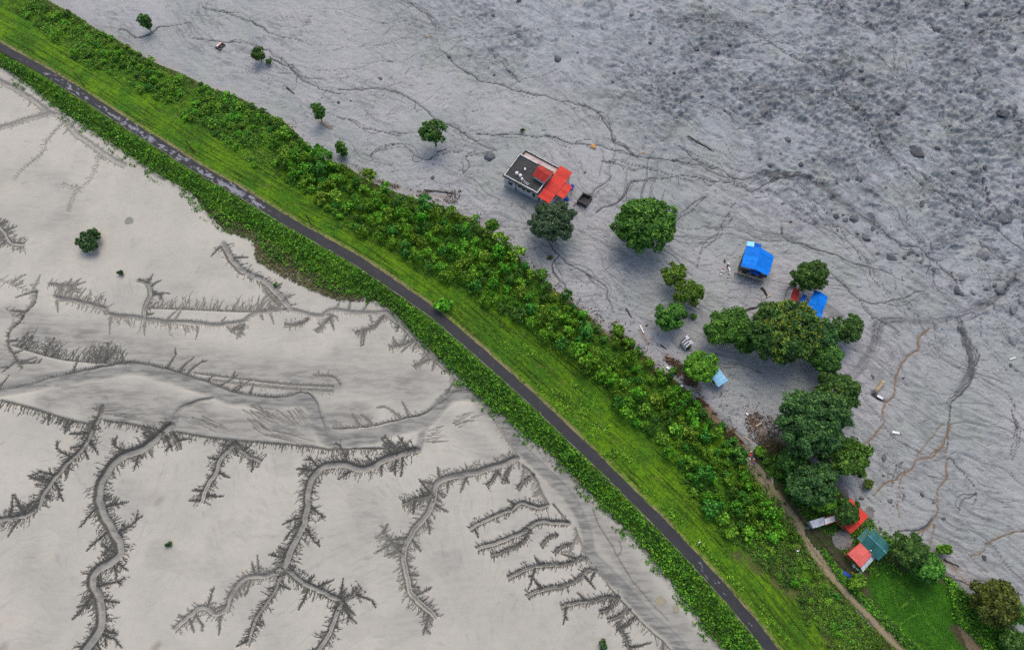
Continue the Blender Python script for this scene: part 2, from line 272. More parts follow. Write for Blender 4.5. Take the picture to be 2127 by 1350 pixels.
# right mudflow: streams
def stream(pxs, w0, w1, v=.75, dep=.3, into=wet):
    pl = path(pxs, 0, .7); m = mpp(*pxs[len(pxs) // 2])
    n1 = noise(pl[:, 0] * .35, pl[:, 1] * .35, 8) - .5; pl = pl + np.stack([n1, noise(pl[:, 0] * .35, pl[:, 1] * .35, 9) - .5], -1) * 1.3
    n2 = noise(pl[:, 0] * 1.2, pl[:, 1] * 1.2, 81) - .5; pl = pl + np.stack([n2, noise(pl[:, 0] * 1.2, pl[:, 1] * 1.2, 91) - .5], -1) * .5
    line(cut, pl, w0 * m * 2, w1 * m * 2, dep, dep * .7); line(into, pl, w0 * m, w1 * m, v, v * .8, .7); return pl
RS = [([(700,190),(760,185),(830,195),(880,225),(900,245),(960,275),(1000,300),(1030,312)],2.2,2), ([(985,275),(1060,280),(1130,285),(1200,300),(1260,305),(1290,315),(1350,325),(1420,335),(1500,360),(1545,372)],1.6,2.6),
 ([(830,0),(880,30),(910,60)],1.5,1.5), ([(990,160),(1030,175),(1090,190),(1150,205),(1210,220),(1250,245),(1270,275),(1290,305),(1330,325)],1.8,2.4), ([(1000,90),(1060,150),(1080,170)],1.2,1.2), ([(920,110),(960,140),(1000,165)],1.5,1.5),
 ([(1430,285),(1455,298),(1480,312)],3,2.5), ([(1400,300),(1460,340),(1500,350),(1530,380),(1560,400)],2.5,2), ([(1540,55),(1600,90),(1660,125),(1700,145),(1740,190),(1790,230),(1830,290),(1860,330),(1910,380),(1960,410),(2010,445),(2060,470),(2140,530)],1.3,2.6),
 ([(1760,205),(1800,260),(1825,310),(1850,330)],1.3,1.5), ([(1890,340),(1950,385),(2000,420),(2040,450),(2070,460)],1.5,3), ([(1940,360),(1990,400),(2030,440)],1.3,2), ([(1990,300),(2030,340),(2060,420),(2080,450)],1.2,2), ([(1790,445),(1830,470),(1870,505),(1920,518),(1960,560),(1990,590)],2,2), ([(1970,440),(2010,455),(2060,470)],1.4,1.4),
 ([(2000,690),(2025,720),(2030,750),(2010,800),(1980,840),(1970,880),(1966,930)],2.4,2), ([(2005,700),(2012,735),(2022,765)],1.6,1.6), ([(2035,500),(2070,530),(2100,545)],1.6,1.6), ([(1970,950),(2000,985),(2022,1015),(2010,1040),(1985,1062)],2,1.4), ([(1938,1083),(1915,1100),(1865,1105)],4.5,2.5),
 ([(1195,425),(1215,405),(1250,390),(1270,365)],2.4,1.6), ([(1240,440),(1290,410),(1310,385),(1350,372),(1430,365)],2.4,1.5), ([(1545,644),(1570,640),(1592,625)],2.6,1.4), ([(1140,500),(1160,530),(1200,560),(1250,590),(1270,640)],1.6,1.6), ([(1160,530),(1150,560),(1180,600)],1.8,1.2),
 ([(520,95),(580,120),(640,175),(710,200)],1.6,1.8), ([(420,20),(500,40),(560,70),(640,90)],1.6,1.2), ([(400,80),(470,90),(520,95)],1.5,1.5), ([(560,120),(600,140),(630,150)],2.5,1.5), ([(700,240),(740,260),(790,275),(870,272)],1.5,1.5), ([(770,320),(790,310),(830,300),(880,330),(920,320),(960,310)],1.2,1.4), ([(960,360),(975,340),(970,330),(1020,312)],1.2,1.2),
 ([(1470,410),(1430,440),(1400,470),(1370,500)],1.2,1.2), ([(1530,420),(1500,470),(1460,510),(1450,560)],1.2,1.2), ([(1620,470),(1640,500),(1700,520),(1760,540),(1830,560),(1880,580)],1.3,1.5), ([(1720,560),(1760,600),(1800,625),(1860,625),(1920,600)],1.6,1.6), ([(1640,440),(1680,460),(1740,470),(1790,500)],1.2,1.2), ([(1560,640),(1520,650),(1500,640)],1.4,1.4),
 ([(250,60),(290,80),(340,60),(400,50)],1.3,1.3), ([(1250,330),(1310,340),(1380,360),(1450,370),(1530,375)],1.4,1.4), ([(1560,400),(1600,380),(1650,365),(1720,375)],2.4,1.4), ([(1920,1200),(2010,1215),(2060,1235),(2127,1240)],1.2,1.2), ([(2100,850),(2110,900),(2100,960)],1.8,1.2), ([(1880,960),(1860,985),(1850,1010)],1.2,1), ([(1640,600),(1625,640),(1600,650)],1.8,1.2)]
for q, a, b in RS:
    pl = stream(q, a * .9, b * .9)
    for _ in range(len(pl) // 7):                      # braids that leave and rejoin
        i = R.randrange(0, max(1, len(pl) - 8)); seg = pl[i:i + R.randrange(5, 18)].copy()
        if len(seg) < 4: continue
        off = np.sin(np.linspace(0, math.pi, len(seg)))[:, None] * R.uniform(-1.8, 1.8); tn = np.gradient(seg, axis=0); tn /= np.linalg.norm(tn, axis=1)[:, None] + 1e-6
        line(wet, seg + np.stack([-tn[:, 1], tn[:, 0]], -1) * off, .22, .16, .6, .4, .8)
for q, a in [([(2140,530),(2090,600),(2030,640),(1990,655),(1940,670),(1870,665),(1825,672),(1815,720),(1770,780),(1740,800)],14), ([(1990,660),(2005,700),(2020,760),(1990,820)],12), ([(1550,372),(1600,360),(1680,370),(1740,410),(1790,445),(1850,490)],13)]:
    pl = path(q, 0, 1.5); line(damp, pl, a * .14, a * .14, .7, .7, 1); line(cut, pl, a * .13, a * .13, .15, .15)
    for k in range(40):
        i = R.randrange(0, len(pl) - 4); j = min(len(pl) - 1, i + R.randrange(4, 12)); s = pl[i:j] + np.array([R.gauss(0, a * .05), R.gauss(0, a * .05)])
        if len(s) > 2: line(wet, s, .2, .14, .5, .3, .8)
for q, a, b in [([(1930,680),(1910,700),(1910,725),(1880,745),(1865,780),(1860,815),(1845,832),(1838,850),(1835,885),(1815,905),(1788,928)],2.6,2), ([(1975,880),(1965,905),(1950,930),(1935,945),(1905,952),(1895,975),(1875,990),(1840,1005),(1815,1025)],2.4,2), ([(1968,950),(1965,985),(1950,1020),(1948,1060),(1930,1095),(1905,1108)],2.2,2), ([(2140,1100),(2080,1105),(2050,1130),(2030,1150)],2,1.6), ([(1960,925),(1940,935),(1925,950)],1.5,1.5), ([(1965,930),(1958,950),(1940,955)],1.5,1.5), ([(1890,985),(1870,1010),(1865,1040),(1868,1070)],1.6,1.2), ([(1960,880),(1920,925),(1905,950)],1.2,1.2), ([(2040,1140),(2010,1160)],1.5,1.2), ([(1940,1090),(1930,1130)],1.5,1.2)]:
    stream(q, a, b, .95, .2, brown); stream(q, a * .6, b * .6, .45, .1)
    pl = path(q, 0, 1.5); line(brown, pl, a * .45, b * .45, .22, .22, 1)
line(wet, path([(1816,818),(1825,826),(1842,834)]), .8, .7, .8, .6, .9); line(cut, path([(1816,818),(1825,826),(1842,834)]), 1.3, 1.0, .7, .4)
for k in range(360):
    px = R.uniform(250, 2200) if k < 230 else R.uniform(1250, 2200); py = R.uniform(-60, 1150) if k < 230 else R.uniform(-60, 450)
    if py > 130 + (px - 500) * .88: continue
    x, y, _ = P(px, py); pts = [(x, y)]; L_ = R.uniform(10, 42); st_ = .8; ph = R.uniform(0, 6)
    for i in range(int(L_ / st_)):
        n_ = noise(np.array([x * .03, x * .12 + 7]), np.array([y * .03, y * .12]), 5); a_ = -.62 + (n_[0] - .5) * 2.0 + (n_[1] - .5) * 1.6 + .25 * math.sin(ph + i * .5); x += math.cos(a_) * st_; y += math.sin(a_) * st_; pts.append((x, y))
    pl = np.array(pts); v_ = R.uniform(.3, .6); w_ = R.uniform(.16, .3); line(wet, pl, w_ * .8, w_, v_ * .8, v_, .9); line(cut, pl, .4, .5, .1, .14)
    for _ in range(len(pl) // 9):
        i = R.randrange(0, max(1, len(pl) - 6)); sg_ = pl[i:i + R.randrange(5, 16)].copy()
        if len(sg_) < 4: continue
        tn = np.gradient(sg_, axis=0); tn /= np.linalg.norm(tn, axis=1)[:, None] + 1e-6; line(wet, sg_ + np.stack([-tn[:, 1], tn[:, 0]], -1) * (np.sin(np.linspace(0, math.pi, len(sg_)))[:, None] * R.uniform(-1.5, 1.5)), .15, .12, v_ * .8, v_ * .6, .9)
for q, w_, v_ in (([(1385,742),(1420,775),(1450,810)], 1.6, .75), ([(1455,835),(1490,880),(1530,915),(1560,950)], 2.2, .9), ([(1560,870),(1590,905),(1620,940)], 2.6, .6), ([(1240,685),(1310,720)], 1.5, .7), ([(740,365),(860,398),(930,410)], 1.2, .4), ([(1330,690),(1345,715)], 1.2, .5), ([(1880,1120),(1960,1165),(2010,1210)], 1.6, .5)):
    line(brown, path(q), w_, w_, v_, v_, 1)
# countless short wrinkles that follow the flow
for k in range(10500):
    px = R.uniform(150, 2180); py = R.uniform(-30, 1180)
    if py > 160 + (px - 500) * .9: continue
    x, y, _ = P(px, py); ang = -.55 + (noise(np.array([x * .03]), np.array([y * .03]), 5)[0] - .5) * 2.2
    L = R.uniform(.5, 2.6) if R.random() < .85 else R.uniform(2.5, 6); pl = walk(x, y, ang + R.gauss(0, .3), L, .28, .5); v = R.uniform(.15, .62)
    line(cut, pl, .28, .2, .07, .04); line(wet, pl, R.uniform(.13, .22), .1, v, v * .5, .8)

# ------------------------------------------------------------------ heights
lf, rf = extend(ltoe), extend(rtoe); rdx = extend(road)
polyE = np.vstack([lf, rf[::-1]]); polyV = P(*np.array(VILLAGE, float).T)[:, :2]
dR, aR, sR = dist_path(X, Y, rdx[::2] if len(rdx) > 120 else rdx)
dR2, _, _ = dist_path(X, Y, track[::2])
dL, _, sL = dist_path(X, Y, lf); dT, _, _ = dist_path(X, Y, rf)
warp = (fbm(X * .35, Y * .35, 3, 40) - .5)
inE = inside(X, Y, polyE); inV = inside(X + (fbm(X * .3, Y * .3, 3, 41) - .5) * 7, Y + (fbm(X * .3 + 50, Y * .3, 3, 42) - .5) * 7, polyV)
leftside = (~inE) & (sL < 0)                         # image lower left of the embankment
isleft = sR < 0
tL = np.where(inE, dL / (dL + dR + 1e-4), 0); tR = np.where(inE, dT / (dT + dR + 1e-4), 0)
Z = np.where(isleft, ROAD_Z * smooth(0, .78, tL), ROAD_Z * (.45 * smooth(0, .5, tR) + .55 * smooth(.35, .9, tR))).astype(np.float32)
Z = np.where(inE, Z + (fbm(X * .5, Y * .5, 3, 22) - .5) * .35 * smooth(1.5, 2.8, dR), 0)
u = X * .83 - Y * .56; v = X * .56 + Y * .83
wx = (fbm(X * .05, Y * .05, 3, 60) - .5) * 14; wy = (fbm(X * .05, Y * .05, 3, 61) - .5) * 14
rough = 1 / (1 + np.exp(-np.clip((.59 * X + .81 * Y - 116 + wx * 1.2) / 7, -30, 30)))
mud = (~inE) & (~leftside) & (~inV)
b1 = np.abs(fbm(X * .28 + wx * .05, Y * .28 + wy * .05, 4, 70) - .5) * 2
b2 = fbm(X * .75, Y * .75, 3, 75)
flow1 = fbm((u + wx) / 7, (v + wy) / 1.5, 4, 80); flow2 = 1 - np.abs(fbm((u + wx * .8) / 5, (v + wy * .8) / .9, 3, 90) - .5) * 2
lump = smooth(.62, .8, noise(X * .55, Y * .55, 95)) * smooth(.4, .7, noise(X * .09, Y * .09, 96))
lump2 = smooth(.66, .82, noise(X * 1.1, Y * 1.1, 97)) * smooth(.35, .6, noise(X * .07 + 9, Y * .07, 98))
pm = smooth(.40, .62, fbm(X * .055 + wx * .02, Y * .055, 4, 150))
zm = (flow1 - .5) * .42 + 1.45 * rough * ((.5 - b1) * .42 * (.4 + pm) + (b2 - .5) * .75 * (.25 + pm) + (fbm(X * 1.3, Y * 1.3, 2, 77) - .5) * .6 * (.2 + pm)) + (b2 - .5) * .16 + (lump * .55 + lump2 * .35) * (.12 + .88 * rough) + (noise(X * .02, Y * .02, 99) - .5) * .8
Z = np.where(mud, Z + zm * smooth(0, 3, dT), Z)
sl = fbm(X * .06, Y * .06, 3, 30); zs = (sl - .5) * .5 + (fbm(X * .9, Y * .9, 2, 33) - .5) * .05
Z = np.where(leftside, zs * smooth(0, 4, dL), Z)
Z = np.where(inV & ~inE, .2 * smooth(0, 2, np.minimum(dT, 9)) + (fbm(X * .4, Y * .4, 3, 44) - .5) * .25, Z)
notE = ~inE
Z = Z - np.where(notE, cut, 0)
gx_, gy_ = np.gradient(Z, ys, xs)
# wetness plus painted bank shade: what lies low or was carved stays dark
wet_shade_m = np.where(mud, np.clip(np.maximum(smooth(.06, .68, wet), smooth(.80, .97, flow2) * .38 * smooth(.35, .6, fbm(X * .08, Y * .08, 2, 101))) + rough * smooth(.50, .74, fbm(X * .22 + wx * .03, Y * .22, 4, 110)) * .18 + rough * (lump + lump2) * .22 + damp * .12, 0, 1), smooth(.13, .80, wet))
wet_shade_m = np.where(leftside, np.maximum(wet_shade_m * .93, .65 * (1 - smooth(0, np.maximum(.3, 1.1 + 2.4 * warp), dL)) * smooth(.35, .6, fbm(X * .8, Y * .8, 3, 19))), wet_shade_m)
wet_shade_m = np.where(leftside | mud, wet_shade_m * (1 - floor_ * .88), wet_shade_m)
dampm = np.clip(damp + (fbm(X * .045, Y * .045, 3, 120) - .5) * .55 + smooth(.52, .72, fbm(X * .16, Y * .16, 4, 121)) * .22, 0, 1)
tint = np.clip(brown, 0, 1)
def gz(x, y):
    x = np.asarray(x, float); y = np.asarray(y, float)
    i = np.clip(np.searchsorted(xs, x) - 1, 0, NX - 2); j = np.clip(np.searchsorted(ys, y) - 1, 0, NY - 2)
    fx = (x - xs[i]) / (xs[i + 1] - xs[i]); fy = (y - ys[j]) / (ys[j + 1] - ys[j])
    return (Z[j, i] * (1 - fx) + Z[j, i + 1] * fx) * (1 - fy) + (Z[j + 1, i] * (1 - fx) + Z[j + 1, i + 1] * fx) * fy
def G(px, py, dz=0.0):
    z = np.zeros_like(np.asarray(px, float))
    for _ in range(4):
        p = P(px, py, z + dz); z = gz(p[..., 0], p[..., 1])
    p[..., 2] = z; return p

# ------------------------------------------------------------------ node helpers and materials
def new_mat(name):
    m = bpy.data.materials.new(name); m.use_nodes = True; nt = m.node_tree; nt.nodes.clear()
    out = nt.nodes.new("ShaderNodeOutputMaterial"); return m, nt, out
class NT:
    def __init__(s, nt): s.t = nt
    def n(s, typ, ins=None, **props):
        nd = s.t.nodes.new("ShaderNode" + typ)
        for k, v_ in props.items(): setattr(nd, k, v_)
        for k, v_ in (ins or {}).items(): s.set(nd.inputs[k], v_)
        return nd
    def set(s, sock, v_):
        if isinstance(v_, bpy.types.NodeSocket): s.t.links.new(v_, sock)
        else: sock.default_value = v_
    def attr(s, name): return s.n("Attribute", attribute_name=name).outputs["Fac"]
    def math(s, op, a, b=0.0, c=False):
        nd = s.n("Math", operation=op, use_clamp=c); s.set(nd.inputs[0], a); s.set(nd.inputs[1], b); return nd.outputs[0]
    def mix(s, f, a, b, mode='MIX'):
        nd = s.n("Mix", data_type='RGBA', blend_type=mode); s.set(nd.inputs[0], f); s.set(nd.inputs[6], a if isinstance(a, bpy.types.NodeSocket) else (*a, 1)); s.set(nd.inputs[7], b if isinstance(b, bpy.types.NodeSocket) else (*b, 1)); return nd.outputs[2]
    def noise(s, scale, detail=4, rough=.55, vec=None, dist=0):
        nd = s.n("TexNoise", {"Scale": scale, "Detail": detail, "Roughness": rough, "Distortion": dist})
        if vec is not None: s.t.links.new(vec, nd.inputs["Vector"])
        return nd.outputs["Fac"]
    def pos(s): return s.n("NewGeometry").outputs["Position"]
    def step(s, x, a, b): 
        nd = s.n("MapRange", {"Value": x, "From Min": a, "From Max": b}, interpolation_type='SMOOTHSTEP'); return nd.outputs[0]
def finish(k, out, col, rough=.8, bump=None, bstr=.5, bdist=.1, spec=.25, metal=0):
    b = k.n("BsdfPrincipled", {"Roughness": rough, "Specular IOR Level": spec, "Metallic": metal}); k.set(b.inputs["Base Color"], col if isinstance(col, bpy.types.NodeSocket) else (*col, 1))
    if bump is not None:
        bp = k.n("Bump", {"Strength": bstr, "Distance": bdist, "Height": bump}); k.t.links.new(bp.outputs[0], b.inputs["Normal"])
    k.t.links.new(b.outputs[0], out.inputs[0])

def mat_sand():
    m, nt, out = new_mat("sand"); k = NT(nt); p = k.pos()
    n1 = k.noise(.05, 5, .6, p); n2 = k.noise(.6, 5, .65, p); n3 = k.noise(5, 3, .7, p)
    st = k.n("Mapping", {"Scale": (.5, 2.2, 1), "Rotation": (0, 0, .35)}); nt.links.new(p, st.inputs[0]); n4 = k.noise(.45, 4, .6, st.outputs[0])
    c = k.mix(k.step(n1, .35, .7), (.355, .336, .288), (.297, .286, .248))
    c = k.mix(k.math('MULTIPLY', k.step(k.noise(.11, 4, .6, p, .6), .55, .75), .55), c, (.378, .340, .276))
    c = k.mix(k.math('MULTIPLY', k.step(n2, .45, .75), .28), c, (.238, .229, .200))
    c = k.mix(k.math('MULTIPLY', k.attr("damp"), .95), c, k.mix(k.step(n4, .42, .6), (.226, .219, .192), (.146, .143, .129)))
    c = k.mix(k.math('MULTIPLY', k.attr("bed"), .8), c, k.mix(k.step(n4, .4, .62), (.205, .202, .180), (.112, .114, .106)))
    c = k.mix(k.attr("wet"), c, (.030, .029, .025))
    c = k.mix(k.math('MULTIPLY', k.attr("brown"), .6), c, (.14, .108, .078))
    c = k.mix(.12, c, k.mix(n3, (.2, .2, .2), (.7, .7, .7)), 'OVERLAY')
    h = k.math('ADD', k.math('MULTIPLY', n3, .3), n2)
    finish(k, out, c, .82, h, .35, .12); return m
def mat_mud():
    m, nt, out = new_mat("mud"); k = NT(nt); p = k.pos()
    n1 = k.noise(.035, 4, .6, p); n2 = k.noise(.35, 6, .65, p, .4); n3 = k.noise(2.6, 5, .7, p, .6); n5 = k.noise(9, 3, .7, p)
    st = k.n("Mapping", {"Scale": (.35, 1.8, 1), "Rotation": (0, 0, .6)}); nt.links.new(p, st.inputs[0]); n4 = k.noise(.8, 5, .65, st.outputs[0], .8)
    c = k.mix(k.step(n1, .35, .68), (.272, .272, .276), (.208, .227, .222))
    c = k.mix(k.attr("rough"), c, k.mix(k.step(n2, .4, .65), (.250, .272, .286), (.168, .195, .203)))
    c = k.mix(k.math('MULTIPLY', k.step(k.noise(.07, 5, .65, p, .5), .5, .66), .6), c, (.225, .252, .222))
    c = k.mix(k.math('MULTIPLY', k.attr("rough"), k.math('MULTIPLY', k.step(k.math('ADD', k.noise(.55, 9, .76, p, .6), k.math('MULTIPLY', k.attr("coarse"), .10)), .54, .66), .75)), c, (.095, .112, .120))
    c = k.mix(k.math('MULTIPLY', k.attr("rough"), k.math('MULTIPLY', k.step(k.noise(.2, 8, .7, p, .8), .52, .60), .5)), c, (.300, .300, .312))
    c = k.mix(k.math('MULTIPLY', k.step(n4, .5, .68), .42), c, (.14, .147, .158))
    c = k.mix(k.math('MULTIPLY', k.step(n3, .52, .74), .5), c, (.10, .104, .112))
    c = k.mix(k.math('MULTIPLY', k.attr("damp"), k.step(n2, .3, .65)), c, (.135, .137, .148))
    c = k.mix(k.math('MULTIPLY', k.step(k.noise(4.5, 3, .6, p), .64, .74), .42), c, (.075, .078, .082))
    c = k.mix(k.math('MULTIPLY', k.step(k.noise(1.1, 4, .6, st.outputs[0], 1.2), .57, .66), .3), c, (.10, .104, .112))
    c = k.mix(k.math('MULTIPLY', k.step(k.noise(.6, 3, .5, p), .68, .74), .55), c, (.30, .25, .17))
    c = k.mix(k.math('MULTIPLY', k.attr("edge"), k.step(n2, .42, .6)), c, (.27, .245, .215))
    c = k.mix(k.attr("wet"), c, (.034, .036, .040))
    c = k.mix(k.math('MULTIPLY', k.attr("brown"), k.math('ADD', k.step(n2, .3, .6), k.attr("brown")), True), c, k.mix(n3, (.10, .064, .036), (.17, .115, .07)))
    c = k.mix(.22, c, k.mix(n5, (.15, .15, .15), (.8, .8, .8)), 'OVERLAY')
    h = k.math('ADD', k.math('MULTIPLY', n3, .8), k.math('ADD', n4, k.math('MULTIPLY', n5, .25)))
    finish(k, out, c, .75, h, .45, .25, .25); return m
def mat_bank():
    """grass on the embankment: mown stripes along the road, dry soil on the shoulder"""
    m, nt, out = new_mat("grass_ground"); k = NT(nt); p = k.pos()
    cv = k.n("CombineXYZ", {"X": k.math('MULTIPLY', k.attr("across"), 1.5), "Y": k.math('MULTIPLY', k.attr("along"), .045)}); stripe = k.noise(1.0, 5, .65, cv.outputs[0])
    n1 = k.noise(.12, 5, .6, p); n2 = k.noise(1.6, 5, .7, p); n3 = k.noise(7, 3, .7, p)
    c = k.mix(k.step(n1, .38, .62), (.090, .190, .006), (.036, .118, .007)); c = k.mix(k.math('MULTIPLY', k.step(k.noise(.5, 6, .7, p, .4), .48, .62), .55), c, (.030, .078, .005))
    c = k.mix(k.math('MULTIPLY', k.step(stripe, .5, .60), .85), c, (.030, .055, .006))
    cv2 = k.n("CombineXYZ", {"X": k.math('MULTIPLY', k.attr("across"), 3.2), "Y": k.math('MULTIPLY', k.attr("along"), .09)}); c = k.mix(k.math('MULTIPLY', k.step(k.noise(1.0, 3, .5, cv2.outputs[0], .6), .57, .61), .9), c, (.012, .026, .004)); c = k.mix(k.math('MULTIPLY', k.step(k.noise(.3, 6, .7, p), .60, .68), .5), c, (.13, .11, .045))
    c = k.mix(k.math('MULTIPLY', k.step(n2, .5, .72), .6), c, (.130, .225, .010))
    c = k.mix(k.math('MULTIPLY', k.step(n2, .52, .3), .5), c, (.022, .048, .006))
    c = k.mix(k.attr("soil"), c, k.mix(n2, (.045, .055, .018), (.10, .082, .040)))
    sh = k.math('MULTIPLY', k.attr("shoulder"), k.step(k.math('ADD', n2, k.math('MULTIPLY', n1, .6)), .62, .95)); c = k.mix(sh, c, (.235, .185, .095))
    c = k.mix(.35, c, k.mix(n3, (.1, .1, .1), (.85, .85, .85)), 'OVERLAY')
    finish(k, out, c, .9, k.math('ADD', n2, n3), .8, .2, .1); return m
def mat_village():
    m, nt, out = new_mat("village_soil"); k = NT(nt); p = k.pos()
    n1 = k.noise(.15, 5, .6, p); n2 = k.noise(1.3, 5, .7, p); n3 = k.noise(8, 3, .7, p)
    c = k.mix(k.step(n1, .4, .62), (.085, .062, .040), (.045, .042, .022)); c = k.mix(k.step(n2, .45, .6), c, (.030, .070, .012))
    g = k.mix(k.step(n1, .4, .65), (.028, .110, .005), (.045, .150, .008)); g = k.mix(k.math('MULTIPLY', k.step(n2, .5, .7), .5), g, (.022, .080, .006))
    g = k.mix(k.math('MULTIPLY', k.attr("bund"), k.step(n2, .3, .6)), g, (.095, .22, .02)); c = k.mix(k.attr("lawn"), c, g); c = k.mix(k.attr("soil"), c, k.mix(n2, (.20, .15, .09), (.13, .10, .065)))
    c = k.mix(k.math('MULTIPLY', k.attr("edge"), .9), c, k.mix(n2, (.13, .125, .12), (.24, .235, .235)))
    c = k.mix(.35, c, k.mix(n3, (.1, .1, .1), (.85, .85, .85)), 'OVERLAY')
    finish(k, out, c, .9, k.math('ADD', n2, n3), .8, .2, .1); return m
def mat_road():
    m, nt, out = new_mat("asphalt"); k = NT(nt); p = k.pos()
    cv = k.n("CombineXYZ", {"X": k.attr("across"), "Y": k.math('MULTIPLY', k.attr("along"), .45)}); pa = k.noise(1.1, 6, .68, cv.outputs[0]); pb = k.noise(.09, 3, .6, cv.outputs[0])
    lane = k.math('SUBTRACT', 1.0, k.math('MULTIPLY', k.math('ABSOLUTE', k.math('ADD', k.attr("across"), .25)), .95), True)
    th = k.math('ADD', k.math('MULTIPLY', k.attr("wear"), .27), k.math('ADD', k.math('MULTIPLY', lane, .10), k.math('MULTIPLY', pb, .30)))
    w = k.step(k.math('ADD', pa, th), .96, 1.0)
    n3 = k.noise(6, 4, .7, p)
    c = k.mix(k.noise(.5, 4, .6, p), (.014, .015, .018), (.026, .027, .031)); c = k.mix(k.math('MULTIPLY', k.step(pa, .5, .7), .4), c, (.040, .040, .044))
    c = k.mix(w, c, k.mix(n3, (.12, .12, .14), (.22, .22, .245)))
    c = k.mix(.3, c, k.mix(n3, (.15, .15, .15), (.8, .8, .8)), 'OVERLAY')
    finish(k, out, c, .75, n3, .4, .05, .3); return m
def mat_track():
    m, nt, out = new_mat("gravel_track"); k = NT(nt); p = k.pos(); ac = k.attr("across")
    n2 = k.noise(1.8, 5, .7, p); n3 = k.noise(7, 4, .7, p)
    c = k.mix(n2, (.15, .118, .072), (.27, .22, .145)); rut = k.step(k.math('ABSOLUTE', k.math('SUBTRACT', k.math('ABSOLUTE', ac), .62)), .28, .5)
    c = k.mix(k.math('MULTIPLY', rut, k.step(n2, .38, .62)), c, (.09, .095, .035)); c = k.mix(k.math('MULTIPLY', k.attr("edge"), .85), c, k.mix(n2, (.08, .06, .045), (.16, .14, .125)))
    c = k.mix(.4, c, k.mix(n3, (.1, .1, .1), (.85, .85, .85)), 'OVERLAY')
    finish(k, out, c, .9, n3, .7, .1, .1); return m
def mat_plain(name, a, b, scale=2.0, rough=.7, bstr=.3, dirt=None, dirt_amt=.4, spec=.3, rnd=.0):
    m, nt, out = new_mat(name); k = NT(nt)
    tc = k.n("TexCoord").outputs["Object"]; n1 = k.noise(scale, 5, .65, tc); n2 = k.noise(scale * 4, 4, .7, tc)
    c = k.mix(k.step(n1, .35, .65), a, b)
    if dirt: c = k.mix(k.math('MULTIPLY', k.step(k.noise(scale * .6, 6, .7, tc, .5), .46, .66), dirt_amt), c, dirt)
    if rnd:
        r = k.n("ObjectInfo").outputs["Random"]; hv = k.n("HueSaturation", {"Value": k.math('ADD', 1 - rnd / 2, k.math('MULTIPLY', r, rnd)), "Color": c}); c = hv.outputs[0]
    finish(k, out, c, rough, n2, bstr, .05, spec); return m
def mat_leaf(name, dark, mid, light, tip=.12, rnd=.3, trans=.25, patch=.0, pc=None):
    m, nt, out = new_mat(name); k = NT(nt); r = k.n("NewGeometry").outputs["Random Per Island"]
    c = k.mix(k.step(r, 0, .6), dark, mid); c = k.mix(k.step(r, 1 - tip * 2, 1), c, light)
    p = k.pos(); n = k.noise(.35, 4, .6, p)
    c = k.mix(.55, c, k.mix(k.step(n, .3, .7), (.25, .27, .25), (.72, .72, .66)), 'OVERLAY')
    if patch: c = k.mix(k.math('MULTIPLY', k.step(k.noise(.22, 4, .65, p), .5, .62), patch), c, pc)
    o = k.n("ObjectInfo").outputs["Random"]; hv = k.n("HueSaturation", {"Hue": k.math('ADD', .5 - rnd * .04, k.math('MULTIPLY', o, rnd * .08)), "Value": k.math('ADD', 1 - rnd * .5, k.math('MULTIPLY', o, rnd)), "Color": c}); c = hv.outputs[0]
    b = k.n("BsdfPrincipled", {"Roughness": .6, "Specular IOR Level": .22, "Base Color": c}); t = k.n("BsdfTranslucent", {"Color": c}); mx = k.n("MixShader", {0: trans, 1: b.outputs[0], 2: t.outputs[0]}); nt.links.new(mx.outputs[0], out.inputs[0]); return m

MT = {}
MT['sand'] = mat_sand(); MT['mud'] = mat_mud(); MT['bank'] = mat_bank(); MT['village'] = mat_village(); MT['road'] = mat_road(); MT['track'] = mat_track()

# ------------------------------------------------------------------ mesh helpers
def mesh_np(name, V, Fq, smooth_=False):
    """V [n,3]; Fq [m,k] equal-sided faces"""
    me = bpy.data.meshes.new(name); V = np.asarray(V, np.float32); Fq = np.asarray(Fq, np.int32); m, kk = Fq.shape
    me.vertices.add(len(V)); me.vertices.foreach_set("co", V.ravel()); me.loops.add(m * kk); me.loops.foreach_set("vertex_index", Fq.ravel())
    me.polygons.add(m); me.polygons.foreach_set("loop_start", np.arange(0, m * kk, kk, dtype=np.int32)); me.polygons.foreach_set("loop_total", np.full(m, kk, np.int32))
    me.polygons.foreach_set("use_smooth", np.full(m, smooth_, bool)); me.update(calc_edges=True); return me
def attrs(me, **kw):
    for n_, a in kw.items(): me.attributes.new(n_, 'FLOAT', 'POINT').data.foreach_set("value", np.asarray(a, np.float32).ravel())
def link(name, me, mat, parent=None, loc=None):
    o = bpy.data.objects.new(name, me); COL.objects.link(o)
    if mat is not None and not me.materials: me.materials.append(mat)
    if parent: o.parent = parent
    if loc is not None: o.location = loc
    return o
def tag(o, label, cat, group=None):
    o['label'] = label; o['category'] = cat
    if group: o['group'] = group
    return o
def struct(o): o['kind'] = 'structure'; return o
def stuff(o, label=None, cat=None):
    o['kind'] = 'stuff'
    if label: o['label'] = label; o['category'] = cat
    return o
def empty(name, loc, label, cat, group=None):
    o = bpy.data.objects.new(name, None); COL.objects.link(o); o.location = loc; o.empty_display_size = .5; return tag(o, label, cat, group)
